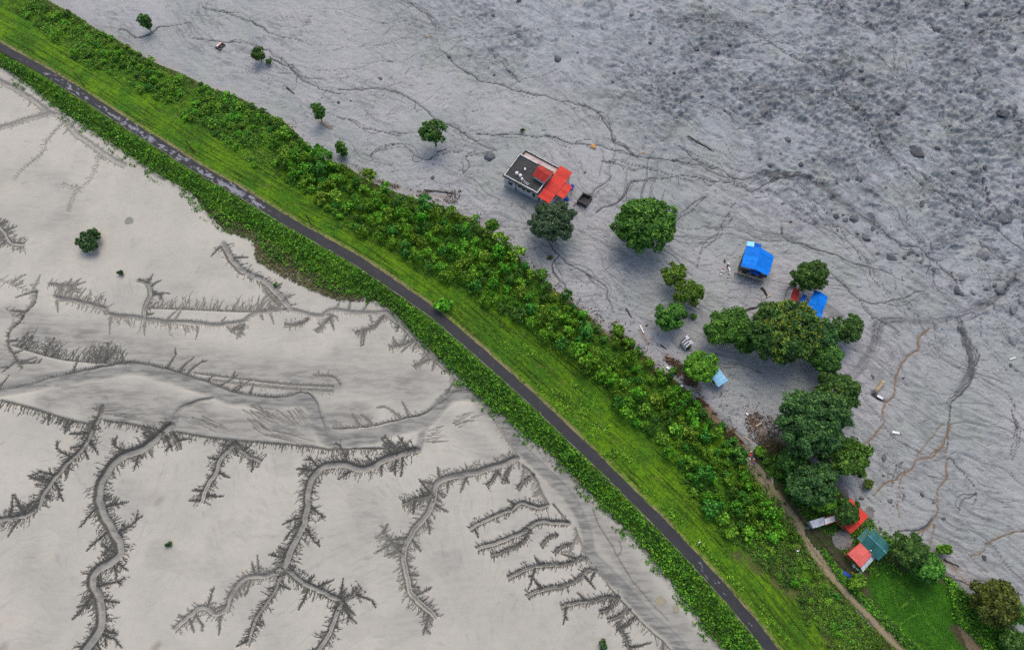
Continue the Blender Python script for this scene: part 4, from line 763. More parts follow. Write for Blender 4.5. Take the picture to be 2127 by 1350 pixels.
for i in range(len(cand)):
    r = g.uniform(.6, 1.25)
    if hl[i] < .40: continue
    if all((W3[i, 0] - a) ** 2 + (W3[i, 1] - b) ** 2 > (.8 * (r + c)) ** 2 for a, b, c in kept):
        kept.append((W3[i, 0], W3[i, 1], r)); me = protos[int(g.integers(8))]; o = bpy.data.objects.new("low_shrub", me); COL.objects.link(o); o.location = (W3[i, 0], W3[i, 1], W3[i, 2] - .2); o.scale = (r, r, r * g.uniform(.7, 1.2)); o.rotation_euler = (0, 0, g.uniform(0, 6.28))
        zs_ = ((60, "in the top left corner"), (180, "left of the slim sapling"), (320, "below the slim sapling"), (430, "below the striped wreck"), (560, "below the small dark tree"), (9999, "left of the tall belt")); d1, d2 = float(dist_path(W3[i:i+1, 0], W3[i:i+1, 1], shrubl)[0][0]), float(dist_path(W3[i:i+1, 0], W3[i:i+1, 1], rtoe)[0][0]); f = d1 / (d1 + d2 + 1e-6)
        tag(o, "%s %s shrub %s of the bank %s" % ("small" if r < .9 else "broad", TONE[me.materials[0].name], "on the grass side" if f < .34 else "in the middle" if f < .67 else "on the mud side", next(t for x, t in zs_ if cand[i, 0] < x)), "shrub", "low shrubs on the upper left bank")
    if len(kept) >= 215: break
cand = pip_px(1500, [(1530,1130),(1600,1090),(1640,1110),(1684,1170),(1740,1240),(1830,1345),(1760,1345),(1700,1290),(1620,1200),(1560,1145)], g); W3 = G(cand[:, 0], cand[:, 1]); kept = []
for i in range(len(cand)):
    r = g.uniform(.4, .95)
    if all((W3[i, 0] - a) ** 2 + (W3[i, 1] - b) ** 2 > (.95 * (r + c)) ** 2 for a, b, c in kept):
        kept.append((W3[i, 0], W3[i, 1], r)); me = protos[int(g.integers(8))]; o = bpy.data.objects.new("low_shrub", me); COL.objects.link(o); o.location = (W3[i, 0], W3[i, 1], W3[i, 2] - .15); o.scale = (r, r, r * g.uniform(.6, 1.1)); o.rotation_euler = (0, 0, g.uniform(0, 6.28)); tag(o, "%s %s shrub among brown weeds %s" % ("small" if r < .65 else "broad", TONE[me.materials[0].name], "left of the white roofed shed" if cand[i, 1] < 1120 else "left of the salmon red roof" if cand[i, 1] < 1190 else "left of the blue tarpaulin" if cand[i, 1] < 1250 else "near the bottom picture edge"), "shrub", "low shrubs at the lower bank")
    if len(kept) >= 80: break
def cover(name, poly, n, per, rad, hgt, ls, mat, label, cat, seed, rmin=0.0, thin=None, flat=.55, clip=None):
    g = np.random.default_rng(seed); q = pip_px(n, poly, g); w = G(q[:, 0], q[:, 1])
    if rmin: d, _, _ = dist_path(w[:, 0], w[:, 1], road); w = w[d > rmin]
    if thin: k = fbm(w[:, 0] * thin[0], w[:, 1] * thin[0], 3, seed) > thin[1]; w = w[k]
    if clip is not None: w = w[clip(w)]
    hh = hgt * (.35 + 1.0 * fbm(w[:, 0] * .25, w[:, 1] * .25, 3, seed + 5)); C = np.repeat(w, per, 0); d = unit(g, len(C), .6); d[:, 2] = np.abs(d[:, 2]); r = np.repeat(rad * g.uniform(.5, 1.3, len(w)), per)[:, None]
    C = C + d * r * np.array([1, 1, 0]) ; C[:, 2] += d[:, 2] * np.repeat(hh, per) * g.uniform(.5, 1.1, len(C)); N = d * flat + g.normal(size=C.shape) * .35 + np.array([0, 0, .6]); N /= np.linalg.norm(N, axis=1)[:, None]
    V, Fq = leaves(C, N, ls * g.uniform(.6, 1.4, len(C)), g, True, .6); return stuff(link(name, mesh_np(name, V, Fq), LEAF[mat]), label, cat)
cover("hedge_growth", between(LTOE, ROAD, -300, 1700), 6800, 9, .6, 1.2, .23, 'cover', "low leafy growth on the slope between road and sand", "undergrowth", 31, 1.7)
cover("straggling_plants", [(x - 13, y + 10) for x, y in LTOE[2:-2]] + [(x + 8, y - 6) for x, y in LTOE[2:-2][::-1]], 2600, 6, .45, .4, .19, 'cover', "straggling plants creeping from the bank onto the sand", "plants", 45, thin=(.35, .53))
cover("reeds", [(420,420),(480,455),(560,500),(640,560),(720,600),(760,625),(700,622),(640,600),(580,570),(530,540),(530,500),(470,480),(440,450)], 1500, 8, .5, .5, .2, 'dry', "brown dying reeds at the sand edge", "reeds", 32)
cover("undergrowth", between(SHRUB, RTOE, 570, 1640), 2200, 9, .8, .6, .26, 'under', "dark undergrowth filling the belt between the bushes", "undergrowth", 33)
cover("low_shrubs", between(SHRUB, RTOE, -300, 640), 3600, 9, .6, 1.0, .23, 'cover', "low shrubs and brown weeds along the upper left bank", "shrubs", 34, thin=(.16, .38))
cover("low_weeds", between(SHRUB, RTOE, -300, 640), 2600, 6, .5, .35, .2, 'weed', "short weeds between the low shrubs of the upper bank", "weeds", 44)
cover("weeds", [(1500,1110),(1560,1060),(1620,1050),(1684,1153),(1784,1277),(1860,1347),(1960,1450),(1800,1450),(1717,1347),(1617,1210),(1550,1140)], 4600, 7, .5, .8, .2, 'weed', "brownish weeds on the lower bank beside the dirt track", "weeds", 35, thin=(.3, .4))
cover("grass", between(ROAD, SHRUB, -300, 1800), 8000, 3, .5, .16, .13, 'grass', "short bright grass on the mown strip beside the road", "grass", 36, 2.0, thin=(.12, .36))
cover("grass_tufts", [(1030,700),(1100,720),(1230,820),(1300,930),(1420,1090),(1560,1230),(1640,1330),(1600,1310),(1480,1180),(1330,1020),(1200,890),(1090,780)], 900, 8, .45, .45, .2, 'bush', "scattered taller tufts in the mown strip", "grass", 37, 2.2, thin=(.25, .5))
cover("hedge_growth", [(1700,1130),(1740,1180),(1800,1245),(1850,1290),(1910,1350),(1990,1450),(1960,1450),(1880,1340),(1800,1262),(1740,1200)], 900, 9, .6, 1.0, .24, 'cover', "leafy hedge between the dirt track and the field", "hedge", 38)
cover("field_margin", [(1960,1190),(2000,1230),(2060,1290),(2127,1330),(2200,1420),(2090,1420),(2020,1320),(1985,1290),(1970,1230)], 1300, 9, .6, .9, .24, 'cover', "tangled plants along the outer margin of the field", "undergrowth", 39)
cover("yard_weeds", [(1580,960),(1680,1080),(1740,1130),(1790,1200),(1840,1190),(1900,1200),(1870,1130),(1800,1070),(1700,990),(1620,930)], 1500, 7, .5, .35, .2, 'cover', "weeds and grass round the village sheds", "weeds", 40, thin=(.3, .4))
cover("field_crop", LAWN, 5200, 3, .35, .16, .11, 'crop', "fine bright green crop of the field", "crop", 41)

# ------------------------------------------------------------------ houses and sheds
MT['red'] = mat_plain("red_sheet", (.52, .042, .028), (.46, .035, .024), .9, .6, .1, (.26, .05, .036), .55, .12, .32)
MT['darkred'] = mat_plain("dark_red_sheet", (.32, .030, .022), (.25, .026, .02), .9, .6, .1, (.15, .03, .02), .3, .12, .3)
MT['salmon'] = mat_plain("faded_red_sheet", (.52, .105, .090), (.45, .085, .072), .9, .6, .1, (.33, .07, .055), .6, .12, .32)
MT['blue'] = mat_plain("blue_sheet", (.002, .160, .620), (.002, .140, .540), .8, .6, .1, (.004, .09, .33), .6, .1, .32)
MT['navy'] = mat_plain("dark_blue_sheet", (.004, .080, .38), (.004, .065, .31), .8, .6, .1, (.004, .04, .17), .4, .1, .3)
MT['paleblue'] = mat_plain("pale_blue_sheet", (.215, .46, .66), (.19, .41, .60), .8, .45, .1, (.13, .27, .42), .45, .2, .25)
MT['skylight'] = mat_plain("translucent_sheet", (.12, .46, .68), (.20, .50, .66), 1.5, .35, .1, (.30, .5, .55), .5, .4)
MT['teal'] = mat_plain("green_sheet", (.020, .105, .098), (.016, .085, .080), .8, .45, .1, (.012, .06, .055), .5, .2, .3)
MT['zinc'] = mat_plain("zinc_sheet", (.46, .50, .53), (.38, .41, .44), 1.2, .45, .1, (.20, .15, .11), .5, .4, .18)
MT['rust'] = mat_plain("rusty_sheet", (.085, .045, .032), (.055, .032, .026), 1.5, .7, .2, (.16, .10, .07), .4, .3, .2)
MT['white'] = mat_plain("white_wash", (.56, .57, .56), (.47, .48, .46), .8, .8, .2, (.16, .155, .13), .55)
MT['mould'] = mat_plain("mouldy_concrete", (.055, .053, .047), (.032, .031, .028), 1.2, .9, .4, (.12, .11, .09), .5)
MT['bitumen'] = mat_plain("roof_bitumen", (.022, .023, .025), (.036, .037, .038), .6, .85, .3, (.07, .063, .045), .3)
MT['pinkfloor'] = mat_plain("terrace_floor", (.46, .36, .33), (.40, .32, .29), .6, .85, .2, (.10, .085, .06), .45)
MT['glass'] = mat_plain("dark_glass", (.012, .014, .016), (.02, .022, .024), 1, .15, 0, None, 0, .5)
MT['wood'] = mat_plain("weathered_wood", (.20, .135, .075), (.12, .085, .05), 3, .85, .4, (.06, .045, .03), .4, .2, .3)
MT['palewood'] = mat_plain("pale_wood", (.40, .32, .21), (.30, .23, .15), 3, .85, .4, (.14, .10, .07), .4, .2, .2)
MT['darkwood'] = mat_plain("dark_wood", (.035, .028, .022), (.06, .047, .036), 3, .9, .4, None, 0, .2, .3)
MT['orangewall'] = mat_plain("orange_boards", (.42, .13, .035), (.30, .09, .03), 2, .8, .3, (.10, .05, .03), .4)
MT['cream'] = mat_plain("cream_plaster", (.46, .40, .30), (.38, .33, .25), 1, .85, .2, (.15, .13, .10), .5)
MT['plastic'] = mat_plain("white_plastic", (.62, .63, .62), (.52, .53, .53), 2, .55, 0, (.28, .27, .25), .6)
MT['tarp'] = mat_plain("blue_tarp", (.012, .060, .44), (.008, .04, .32), 2, .5, .4)
MT['orange'] = mat_plain("orange_cloth", (.55, .15, .03), (.45, .11, .03), 2, .8, .3)
MT['boulder'] = mat_plain("mud_coated_rock", (.085, .092, .098), (.042, .046, .050), .9, .8, .8, (.21, .22, .23), .6, .3, .55)
MT['palerock'] = mat_plain("pale_grey_rock", (.20, .205, .205), (.12, .125, .128), .9, .8, .8, (.30, .30, .30), .5, .3, .3)
MT['orangerock'] = mat_plain("ochre_rock", (.40, .225, .070), (.30, .15, .045), 1.5, .8, .6, (.16, .09, .04), .4)
MT['litter'] = mat_leaf("brown_litter", (.028, .017, .010), (.062, .038, .020), (.150, .095, .050), .15, 0, .0)
MT['greylitter'] = mat_leaf("pale_rubble", (.06, .065, .07), (.16, .165, .17), (.5, .5, .5), .12, 0, .0)

def v3(p): return np.array(p, float)
def Q(px, py, z): return P(px, py, z)
def roof_plane(root, rl, A, B, C, D, mats, width=.95, name="roof_sheet", waves=3, seed=0):
    """A-B upper edge, D-C lower edge; one corrugated sheet after the other from A to B. mats: one material or a list that repeats"""
    A, B, C, D = map(v3, (A, B, C, D)); n = max(1, round(np.linalg.norm(B - A) / width)); nr = np.cross(B - A, D - A); nr /= np.linalg.norm(nr)
    if nr[2] < 0: nr = -nr
    g = random.Random(seed + int(A[0] * 100))
    for i in range(n):
        t0, t1 = i / n - .012, (i + 1) / n + .012; lift = .03 * (i % 2) + g.uniform(0, .02); ex = g.uniform(-.012, .018); vs = []; m = 2 * waves
        for lower in (0, -.03):
            for j in range(m + 1):
                t = t0 + (t1 - t0) * j / m; o = nr * (lift + lower + (.035 if j % 2 else 0))
                top = A + (B - A) * t; bot = D + (C - D) * t; vs += [top + o, bot + (bot - top) * ex + o]
        fs = []; k = 2 * (m + 1)
        for j in range(m): fs += [(2 * j, 2 * j + 1, 2 * j + 3, 2 * j + 2), (k + 2 * j + 2, k + 2 * j + 3, k + 2 * j + 1, k + 2 * j), (2 * j, 2 * j + 2, k + 2 * j + 2, k + 2 * j), (2 * j + 3, 2 * j + 1, k + 2 * j + 1, k + 2 * j + 3)]
        fs += [(1, 0, k, k + 1), (2 * m, 2 * m + 1, k + 2 * m + 1, k + 2 * m)]
        MB().add(vs, fs).build(name, mats[i % len(mats)] if isinstance(mats, (list, tuple)) else mats, root, rl)
def inset(poly, d):
    poly = [v3(p)[:2] for p in poly]; c = sum(poly) / len(poly); return [p + (c - p) / np.linalg.norm(c - p) * d for p in poly]
def walls(root, rl, poly, z0, z1, mat, t=.18, openings=None, name="wall"):
    """closed ring of walls with window openings; openings[i] = list of (t along, width, z low, z high) for edge i; adds framed windows"""
    n = len(poly); p2 = [v3(p)[:2] for p in poly]; area = sum(p2[i][0] * p2[(i + 1) % n][1] - p2[(i + 1) % n][0] * p2[i][1] for i in range(n)); sg = 1 if area > 0 else -1
    for i in range(n):
        a, b = p2[i], p2[(i + 1) % n]; L = np.linalg.norm(b - a); d = (b - a) / L; inn = np.array([-d[1], d[0]]) * sg; mb = MB()
        def box(s0, s1, za, zb):
            if s1 - s0 > .02 and zb - za > .02: mb.prism([a + d * s0, a + d * s1, a + d * s1 + inn * t, a + d * s0 + inn * t], za, zb)
        ops = sorted((openings or {}).get(i, [])); s = t * 1.02
        for (f, w, za, zb) in ops:
            c = f * L; box(s, c - w / 2, z0, z1); box(c - w / 2, c + w / 2, z0, za); box(c - w / 2, c + w / 2, zb, z1); s = c + w / 2
        box(s, L, z0, z1); wo = mb.build(name, mat, root, rl)
        for (f, w, za, zb) in ops:
            c = f * L; fr = MB(); q0, q1 = a + d * (c - w / 2 + .01), a + d * (c + w / 2 - .01)
            for u0, u1, e0, e1 in ((0, 1, za + .01, za + .07), (0, 1, zb - .07, zb - .01), (0, .07, za + .07, zb - .07), (.93, 1, za + .07, zb - .07), (.47, .53, za + .07, zb - .07)):
                r0, r1 = q0 + (q1 - q0) * u0, q0 + (q1 - q0) * u1; fr.prism([r0 + inn * .03, r1 + inn * .03, r1 + inn * .09, r0 + inn * .09], e0, e1)
            fo = fr.build("window", MT['wood'], root, rl)
            MB().prism([q0 + inn * .095, q1 + inn * .095, q1 + inn * .11, q0 + inn * .11], za + .01, zb - .01).build("pane", MT['glass'], fo, rl)
            MB().prism([q0 - d * .12 - inn * .25, q1 + d * .12 - inn * .25, q1 + d * .12 - inn * .004, q0 - d * .12 - inn * .004], zb + .05, zb + .12).build("sunshade", MT['mould'], root, rl)
def ridge_cap(root, rl, a, b, mat, w=.3):
    a, b = v3(a), v3(b); d = (b - a) / np.linalg.norm(b - a); r = np.cross(d, [0, 0, 1]); up = np.array([0, 0, 1.])
    vs = []
    for q in (a - d * .05, b + d * .05): vs += [q + r * w / 2 - up * .03, q + up * .09, q - r * w / 2 - up * .03, q + up * .04]
    MB().add(vs, [(0, 4, 5, 1), (1, 5, 6, 2), (0, 1, 3), (1, 2, 3), (4, 7, 5), (5, 7, 6), (0, 3, 7, 4), (2, 6, 7, 3)]).build("ridge_cap", mat, root, rl)
def start(name, px, py, label, cat, group=None):
    b = G(px, py); rl = (float(b[0]), float(b[1]), float(b[2])); return empty(name, rl, label, cat, group), rl

# two storey flat roofed house with red sheet roofs
h1, rl = start("flat_roofed_house", 1105, 385, "buried white concrete house with black flat roof and red sheet canopies", "house")
ZR = 4.2; W_, S_, N_ = Q(1046, 364, ZR), Q(1116, 402, ZR), Q(1083, 321, ZR); ex = S_ - W_; Lx = np.linalg.norm(ex[:2]); ex = ex[:2] / Lx; ey = np.array([-ex[1], ex[0]]); Ly = float(np.dot((N_ - W_)[:2], ey)); o2 = W_[:2]
L2 = lambda x, y: o2 + ex * x + ey * y
rect = lambda x0, y0, x1, y1: [L2(x0, y0), L2(x1, y0), L2(x1, y1), L2(x0, y1)]
bw = Lx * .33
walls(h1, rl, rect(bw + .02, .55, Lx - .1, Ly - .1), -1.2, ZR - .45, MT['white'], .2, {0: [(.16, 1.0, 1.4, 2.5), (.36, 1.1, 1.4, 2.5), (.57, 1.1, 1.4, 2.5), (.82, .8, .9, 2.7)]})
walls(h1, rl, rect(.15, .05, bw, Ly - .1), -1.2, ZR - .46, MT['white'], .2, {0: [(.6, 1.2, 1.2, 2.4)], 3: [(.3, 1.0, 1.3, 2.4), (.7, 1.0, 1.3, 2.4)]})
MB().prism(rect(-.25, -.3, Lx + .1, Ly + .05), ZR - .42, ZR - .25).build("roof_slab", MT['mould'], h1, rl)
MB().prism(rect(.25, .25, Lx - .3, Ly - .35), ZR - .245, ZR - .22).build("roof_deck", MT['bitumen'], h1, rl)
for x0, y0, x1, y1, zz in ((.05, .05, Lx, .24, .0), (.05, Ly - .24, Lx * .55, Ly - .05, -.05), (.05, .243, .24, Ly - .243, .02), (Lx - .2, .243, Lx, Ly * .92, .03)):
    pa = MB().prism(rect(x0, y0, x1, y1), ZR - .247, ZR + .12 + zz).build("parapet", MT['white'], h1, rl)
for f in (.12, .5, .85): MB().prism(rect(Lx * f, .03, Lx * f + .28, .26), ZR - .2, ZR + .35).build("parapet_post", MT['white'], h1, rl)
for f in (.35, .8): MB().prism(rect(.03, Ly * f, .26, Ly * f + .28), ZR - .2, ZR + .36).build("parapet_post", MT['white'], h1, rl)
tw = 2.1; ZT = 3.1
walls(h1, rl, rect(.5, Ly, Lx + .5, Ly + tw), -1.2, ZT - .2, MT['white'], .2)
MB().prism(rect(.35, Ly + .06, Lx + .65, Ly + tw + .15), ZT - .18, ZT).build("terrace_slab", MT['pinkfloor'], h1, rl)
for x0, y0, x1, y1 in ((.4, Ly + tw - .12, Lx + .6, Ly + tw + .1), (.4, Ly + .1, .6, Ly + tw - .13)): MB().prism(rect(x0, y0, x1, y1), ZT + .003, ZT + .5).build("parapet", MT['mould'], h1, rl)
MB().prism(rect(.42, Ly + tw - .09, Lx + .55, Ly + tw + .04), ZT + .505, ZT + .55).build("coping", MT['white'], h1, rl)
# stair room with its small gable
ra, rb = Q(1116, 349, 6.0), Q(1140, 367, 6.0); e1, e2 = Q(1106, 365, 5.3), Q(1131, 380, 5.3); f1, f2 = Q(1122, 344, 5.4), Q(1149, 360, 5.4)
roof_plane(h1, rl, ra, rb, e2, e1, MT['darkred'], .8); roof_plane(h1, rl, rb, ra, f1, f2, MT['darkred'], .8); ridge_cap(h1, rl, ra, rb, MT['darkred'], .25)
walls(h1, rl, inset([e1, e2, f2, f1], .35), ZR - .215, 5.25, MT['white'], .15, name="stair_room_wall")
# big red canopies
A1, B1, C1, D1 = Q(1163, 345, 3.75), Q(1118, 408, 3.75), Q(1141, 422, 3.2), Q(1189, 360, 3.2)
roof_plane(h1, rl, A1, B1, C1, D1, MT['red'], 1.0)
A2, B2, C2, D2 = Q(1176, 379.5, 3.1), Q(1156, 404, 3.1), Q(1170, 413, 2.85), Q(1189, 389, 2.85)
roof_plane(h1, rl, A2, B2, C2, D2, MT['red'], 1.0)
walls(h1, rl, inset([A1, B1, C1, D1], .7), -1.2, 3.15, MT['white'], .18, {1: [(.5, 1.0, .9, 2.1)], 2: [(.25, 1.0, 1.2, 2.2), (.7, 1.0, 1.2, 2.2)]}, name="side_room_wall")
for q in (C2, D2): MB().tube([(*(q[:2] + (A2[:2] - q[:2]) * .08), -1), (*(q[:2] + (A2[:2] - q[:2]) * .08), 2.8)], [.08, .08], 6).build("canopy_post", MT['white'], h1, rl)
def lathe(prof, n=12, at=(0, 0, 0)):
    mb = MB(); vs = [(at[0] + r * math.cos(2 * math.pi * k / n), at[1] + r * math.sin(2 * math.pi * k / n), at[2] + z) for r, z in prof for k in range(n)]
    fs = [(i * n + k, i * n + (k + 1) % n, (i + 1) * n + (k + 1) % n, (i + 1) * n + k) for i in range(len(prof) - 1) for k in range(n)] + [tuple(range((len(prof) - 1) * n, len(prof) * n)), tuple(range(n))[::-1]]
    return mb.add(vs, fs)
for px, py, r, lb in ((1073.5, 360, .42, "leftmost white round water tank on the black flat roof"), (1081, 365, .42, "middle white round water tank on the black flat roof"), (1084.5, 372.5, .33, "smallest white round water tank by the roof ladder")):
    b = Q(px, py, ZR + .2); t = empty("water_tank", (b[0], b[1], ZR - .21), lb, "water tank", "white roof tanks")
    lathe([(r, 0), (r, .55), (r * .97, .62), (r * .6, .75)]).build("tank_body", MT['plastic'], t, smooth_=False); lathe([(r * .38, .752), (r * .38, .83), (r * .2, .86)]).build("lid", MT['plastic'], t)
b = Q(1090.5, 352, ZR); tag(MB().prism([b[:2] + np.array(q) for q in ((-.2, -.3), (.2, -.3), (.2, .3), (-.2, .3))], ZR - .215, ZR + .25).build("roof_box", MT['plastic']), "small white box standing on the black flat roof", "box")
la, lb_ = Q(1085, 374, ZR), Q(1098, 384, ZR); ld = empty("ladder", (la[0], la[1], ZR - .2), "metal ladder lying on the black roof near its front parapet", "ladder")
dl = (lb_ - la)[:2]; Ll = np.linalg.norm(dl); dl /= Ll; nl_ = np.array([-dl[1], dl[0]]); lr0 = (la[0], la[1], ZR - .2)
for sd in (-.22, .22): p0 = la[:2] + nl_ * sd; MB().bar((*p0, ZR - .1), (*(p0 + dl * Ll), ZR - .05), .07, .07).build("rail", MT['zinc'], ld, lr0)
for k in range(5): p0 = la[:2] + dl * (Ll * (k + .5) / 5); MB().bar((*(p0 - nl_ * .18), ZR - .075), (*(p0 + nl_ * .18), ZR - .075), .06, .05).build("rung", MT['zinc'], ld, lr0)
def cloth(name, px, py, w, d, rot, h, mat, label, cat, seed):
    g = np.random.default_rng(seed); b = G(px, py); n = 12; uu, vv = np.meshgrid(np.linspace(-.5, .5, n), np.linspace(-.5, .5, n)); out = 1 - .25 * noise(np.arctan2(vv, uu) * 1.5 + 9, uu * 0, seed)
    zz = h * (.25 + fbm(uu * 4 + 3, vv * 4, 3, seed) * 1.2) * (1 - (np.maximum(abs(uu), abs(vv)) * 2) ** 4 * .8); c, s = math.cos(rot), math.sin(rot); xx, yy = uu * w * out, vv * d * out
    V = np.stack([xx * c - yy * s, xx * s + yy * c, zz + .05], -1).reshape(-1, 3); ii = np.arange(n * n).reshape(n, n); F_ = np.stack([ii[:-1, :-1], ii[:-1, 1:], ii[1:, 1:], ii[1:, :-1]], -1).reshape(-1, 4)
    rim = np.concatenate([ii[0, :], ii[1:, -1], ii[-1, -2::-1], ii[-2:0:-1, 0]]); Vr = V[rim] * np.array([1.02, 1.02, 0]) - np.array([0, 0, .3]); k = len(V); m_ = len(rim)
    F2 = np.array([(rim[(i + 1) % m_], rim[i], k + i, k + (i + 1) % m_) for i in range(m_)]); return tag(link(name, mesh_np(name, np.vstack([V, Vr]), np.vstack([F_, F2])), mat, None, b), label, cat)
cloth("tarpaulin", 1188, 390, 1.0, 1.9, -.4, .7, MT['tarp'], "crumpled blue tarpaulin at the right corner of the red canopy", "tarpaulin", 3)
cloth("tarpaulin", 1176, 416, 1.6, 1.0, .5, .7, MT['tarp'], "blue tarpaulin heap between the red canopy and the mango tree", "tarpaulin", 4)
# open concrete tank
ct, rl = start("concrete_tank", 1213, 412, "square open concrete tank with mouldy walls half buried right of the house", "tank")
c4 = [Q(x, y, 1.2)[:2] for x, y in ((1211, 399), (1231, 408), (1218, 427), (1199, 416))]; ci = inset(c4, .42)
for i in range(4): MB().prism([c4[i], c4[(i + 1) % 4], ci[(i + 1) % 4], ci[i]], -.8, 1.2 - .05 * (i % 2)).build("tank_wall", MT['mould'], ct, rl)
MB().prism(inset(c4, .43), -.8, .25).build("tank_floor", MT['bitumen'], ct, rl)
# blue house
h2, rl = start("blue_roofed_house", 1565, 560, "concrete house with bright blue gabled sheet roof and dark verandah slab", "house")
slab = [Q(x, y, 2.5)[:2] for x, y in ((1532, 559), (1592, 577), (1606, 536), (1550, 512))]
walls(h2, rl, inset(slab, .5), -1.2, 2.3, MT['cream'], .2, {0: [(.25, 1.1, .9, 2.0), (.6, 1.2, .9, 2.0), (.85, .8, .9, 2.0)], 3: [(.3, 1.0, 1.0, 2.0), (.7, 1.0, 1.0, 2.0)]})
MB().prism(slab, 2.305, 2.5).build("roof_slab", MT['mould'], h2, rl)
MB().prism([slab[0], slab[1], slab[1] + (slab[2] - slab[1]) * .06, slab[0] + (slab[3] - slab[0]) * .06], 2.505, 2.75).build("parapet", MT['mould'], h2, rl)
MB().prism([slab[0] + (slab[3] - slab[0]) * .063, slab[0] + (slab[3] - slab[0]) * .98, slab[0] + (slab[3] - slab[0]) * .98 + (slab[1] - slab[0]) * .03, slab[0] + (slab[3] - slab[0]) * .063 + (slab[1] - slab[0]) * .03], 2.505, 2.72).build("parapet", MT['mould'], h2, rl)
we0, we1, rg0, rg1, ee0, ee1 = Q(1550, 511, 4.0), Q(1539, 553, 4.0), Q(1581, 516, 4.8), Q(1569.5, 560, 4.8), Q(1608, 532.5, 4.0), Q(1596, 572.5, 4.0)
roof_plane(h2, rl, rg0, rg1, we1, we0, MT['blue'], .95); roof_plane(h2, rl, rg1, rg0, ee0, ee1, MT['blue'], .95); ridge_cap(h2, rl, rg0, rg1, MT['blue'])
walls(h2, rl, inset([we0, we1, ee1, ee0], .7), 2.51, 3.95, MT['cream'], .15, name="upper_wall")
roof_plane(h2, rl, Q(1551, 510, 4.0), Q(1566, 513, 4.0), Q(1567, 504, 3.7), Q(1553, 501, 3.7), MT['skylight'], 1.0, "translucent_sheet"); roof_plane(h2, rl, Q(1566.5, 513, 4.0), Q(1580.5, 516, 4.0), Q(1582, 508, 3.7), Q(1567.5, 504, 3.7), MT['navy'], 1.0)
roof_plane(h2, rl, Q(1559, 559, 3.6), Q(1580.5, 565, 3.6), Q(1579, 574, 3.2), Q(1557, 566.5, 3.2), MT['navy'], .9, "porch_sheet")
pa_, pb_ = Q(1529, 566, 1.2), Q(1586, 584, 1.2)
for k in range(4): q = pa_ + (pb_ - pa_) * (k / 3); MB().bar((q[0], q[1], -1), (q[0], q[1], 1.25), .22, .22).build("verandah_post", MT['cream'], h2, rl)
MB().bar((*pa_[:2], 1.36), (*pb_[:2], 1.36), .3, .2).build("verandah_beam", MT['cream'], h2, rl)
# blue gabled house with red shed behind the tree
h3, rl = start("blue_gabled_house", 1690, 640, "blue gabled sheet roof half hidden by the yellow blossoming tree", "house")
r0, r1, w0_, w1_, x0_, x1_ = Q(1704, 607, 4.4), Q(1688, 654, 4.4), Q(1692, 603, 3.7), Q(1672, 645, 3.7), Q(1720, 617, 3.7), Q(1703, 666, 3.7)
roof_plane(h3, rl, r0, r1, w1_, w0_, MT['blue'], .95); roof_plane(h3, rl, r1, r0, x0_, x1_, MT['blue'], .95); ridge_cap(h3, rl, r0, r1, MT['blue']); walls(h3, rl, inset([w0_, w1_, x1_, x0_], .7), -1, 3.65, MT['cream'], .18, {2: [(.3, 1, 1, 2.1), (.7, 1, 1, 2.1)]})
roof_plane(h3, rl, Q(1676, 615, 3.0), Q(1668, 634, 3.0), Q(1660, 630, 2.7), Q(1668, 611, 2.7), MT['navy'], .9, "porch_sheet")
s3, rl = start("red_roofed_shed", 1651, 615, "small red roofed shed below the round dark tree", "shed")
a_, b_, c_, d4 = Q(1661, 603, 2.9), Q(1657, 627, 2.9), Q(1641, 621, 2.4), Q(1648, 597, 2.4); roof_plane(s3, rl, a_, b_, c_, d4, MT['darkred'], .8); walls(s3, rl, inset([a_, b_, c_, d4], .2), -1, 2.35, MT['zinc'], .1)
# pale blue shed
s4, rl = start("pale_blue_shed", 1480, 780, "long shed with pale blue sheet roof half under the bright green tree", "shed")
a_, b_, c_, d4 = Q(1473, 738, 3.0), Q(1512, 790, 3.0), Q(1492, 803, 2.5), Q(1453, 751, 2.5); roof_plane(s4, rl, a_, b_, c_, d4, MT['paleblue'], .9); walls(s4, rl, inset([a_, b_, c_, d4], .35), -.8, 2.45, MT['cream'], .12, {2: [(.2, .9, .9, 1.9)]})
# striped shed
s5, rl = start("striped_shed", 1425, 712, "tiny shed roofed with alternating white and rusty brown sheets", "shed")
a_, b_ = Q(1423, 700, 2.2), Q(1434, 715, 2.2); c_, d4 = Q(1425.5, 722.5, 1.7), Q(1413.5, 709, 1.7); roof_plane(s5, rl, a_, b_, c_, d4, [MT['rust'], MT['zinc']], .36, waves=1); e_, f_ = Q(1440.5, 712.5, 1.9), Q(1427, 696, 1.9); roof_plane(s5, rl, b_, a_, f_, e_, [MT['zinc'], MT['zinc'], MT['rust']], .4, waves=1); ridge_cap(s5, rl, a_, b_, MT['tarp'], .16)
walls(s5, rl, inset([d4, c_, e_, f_], .2), -.8, 1.65, MT['darkwood'], .08); q0, q1 = Q(1413, 711, 1.2), Q(1424, 726, 1.2); MB().bar(q0, q1, .1, .35).build("white_board", MT['plastic'], s5, rl)
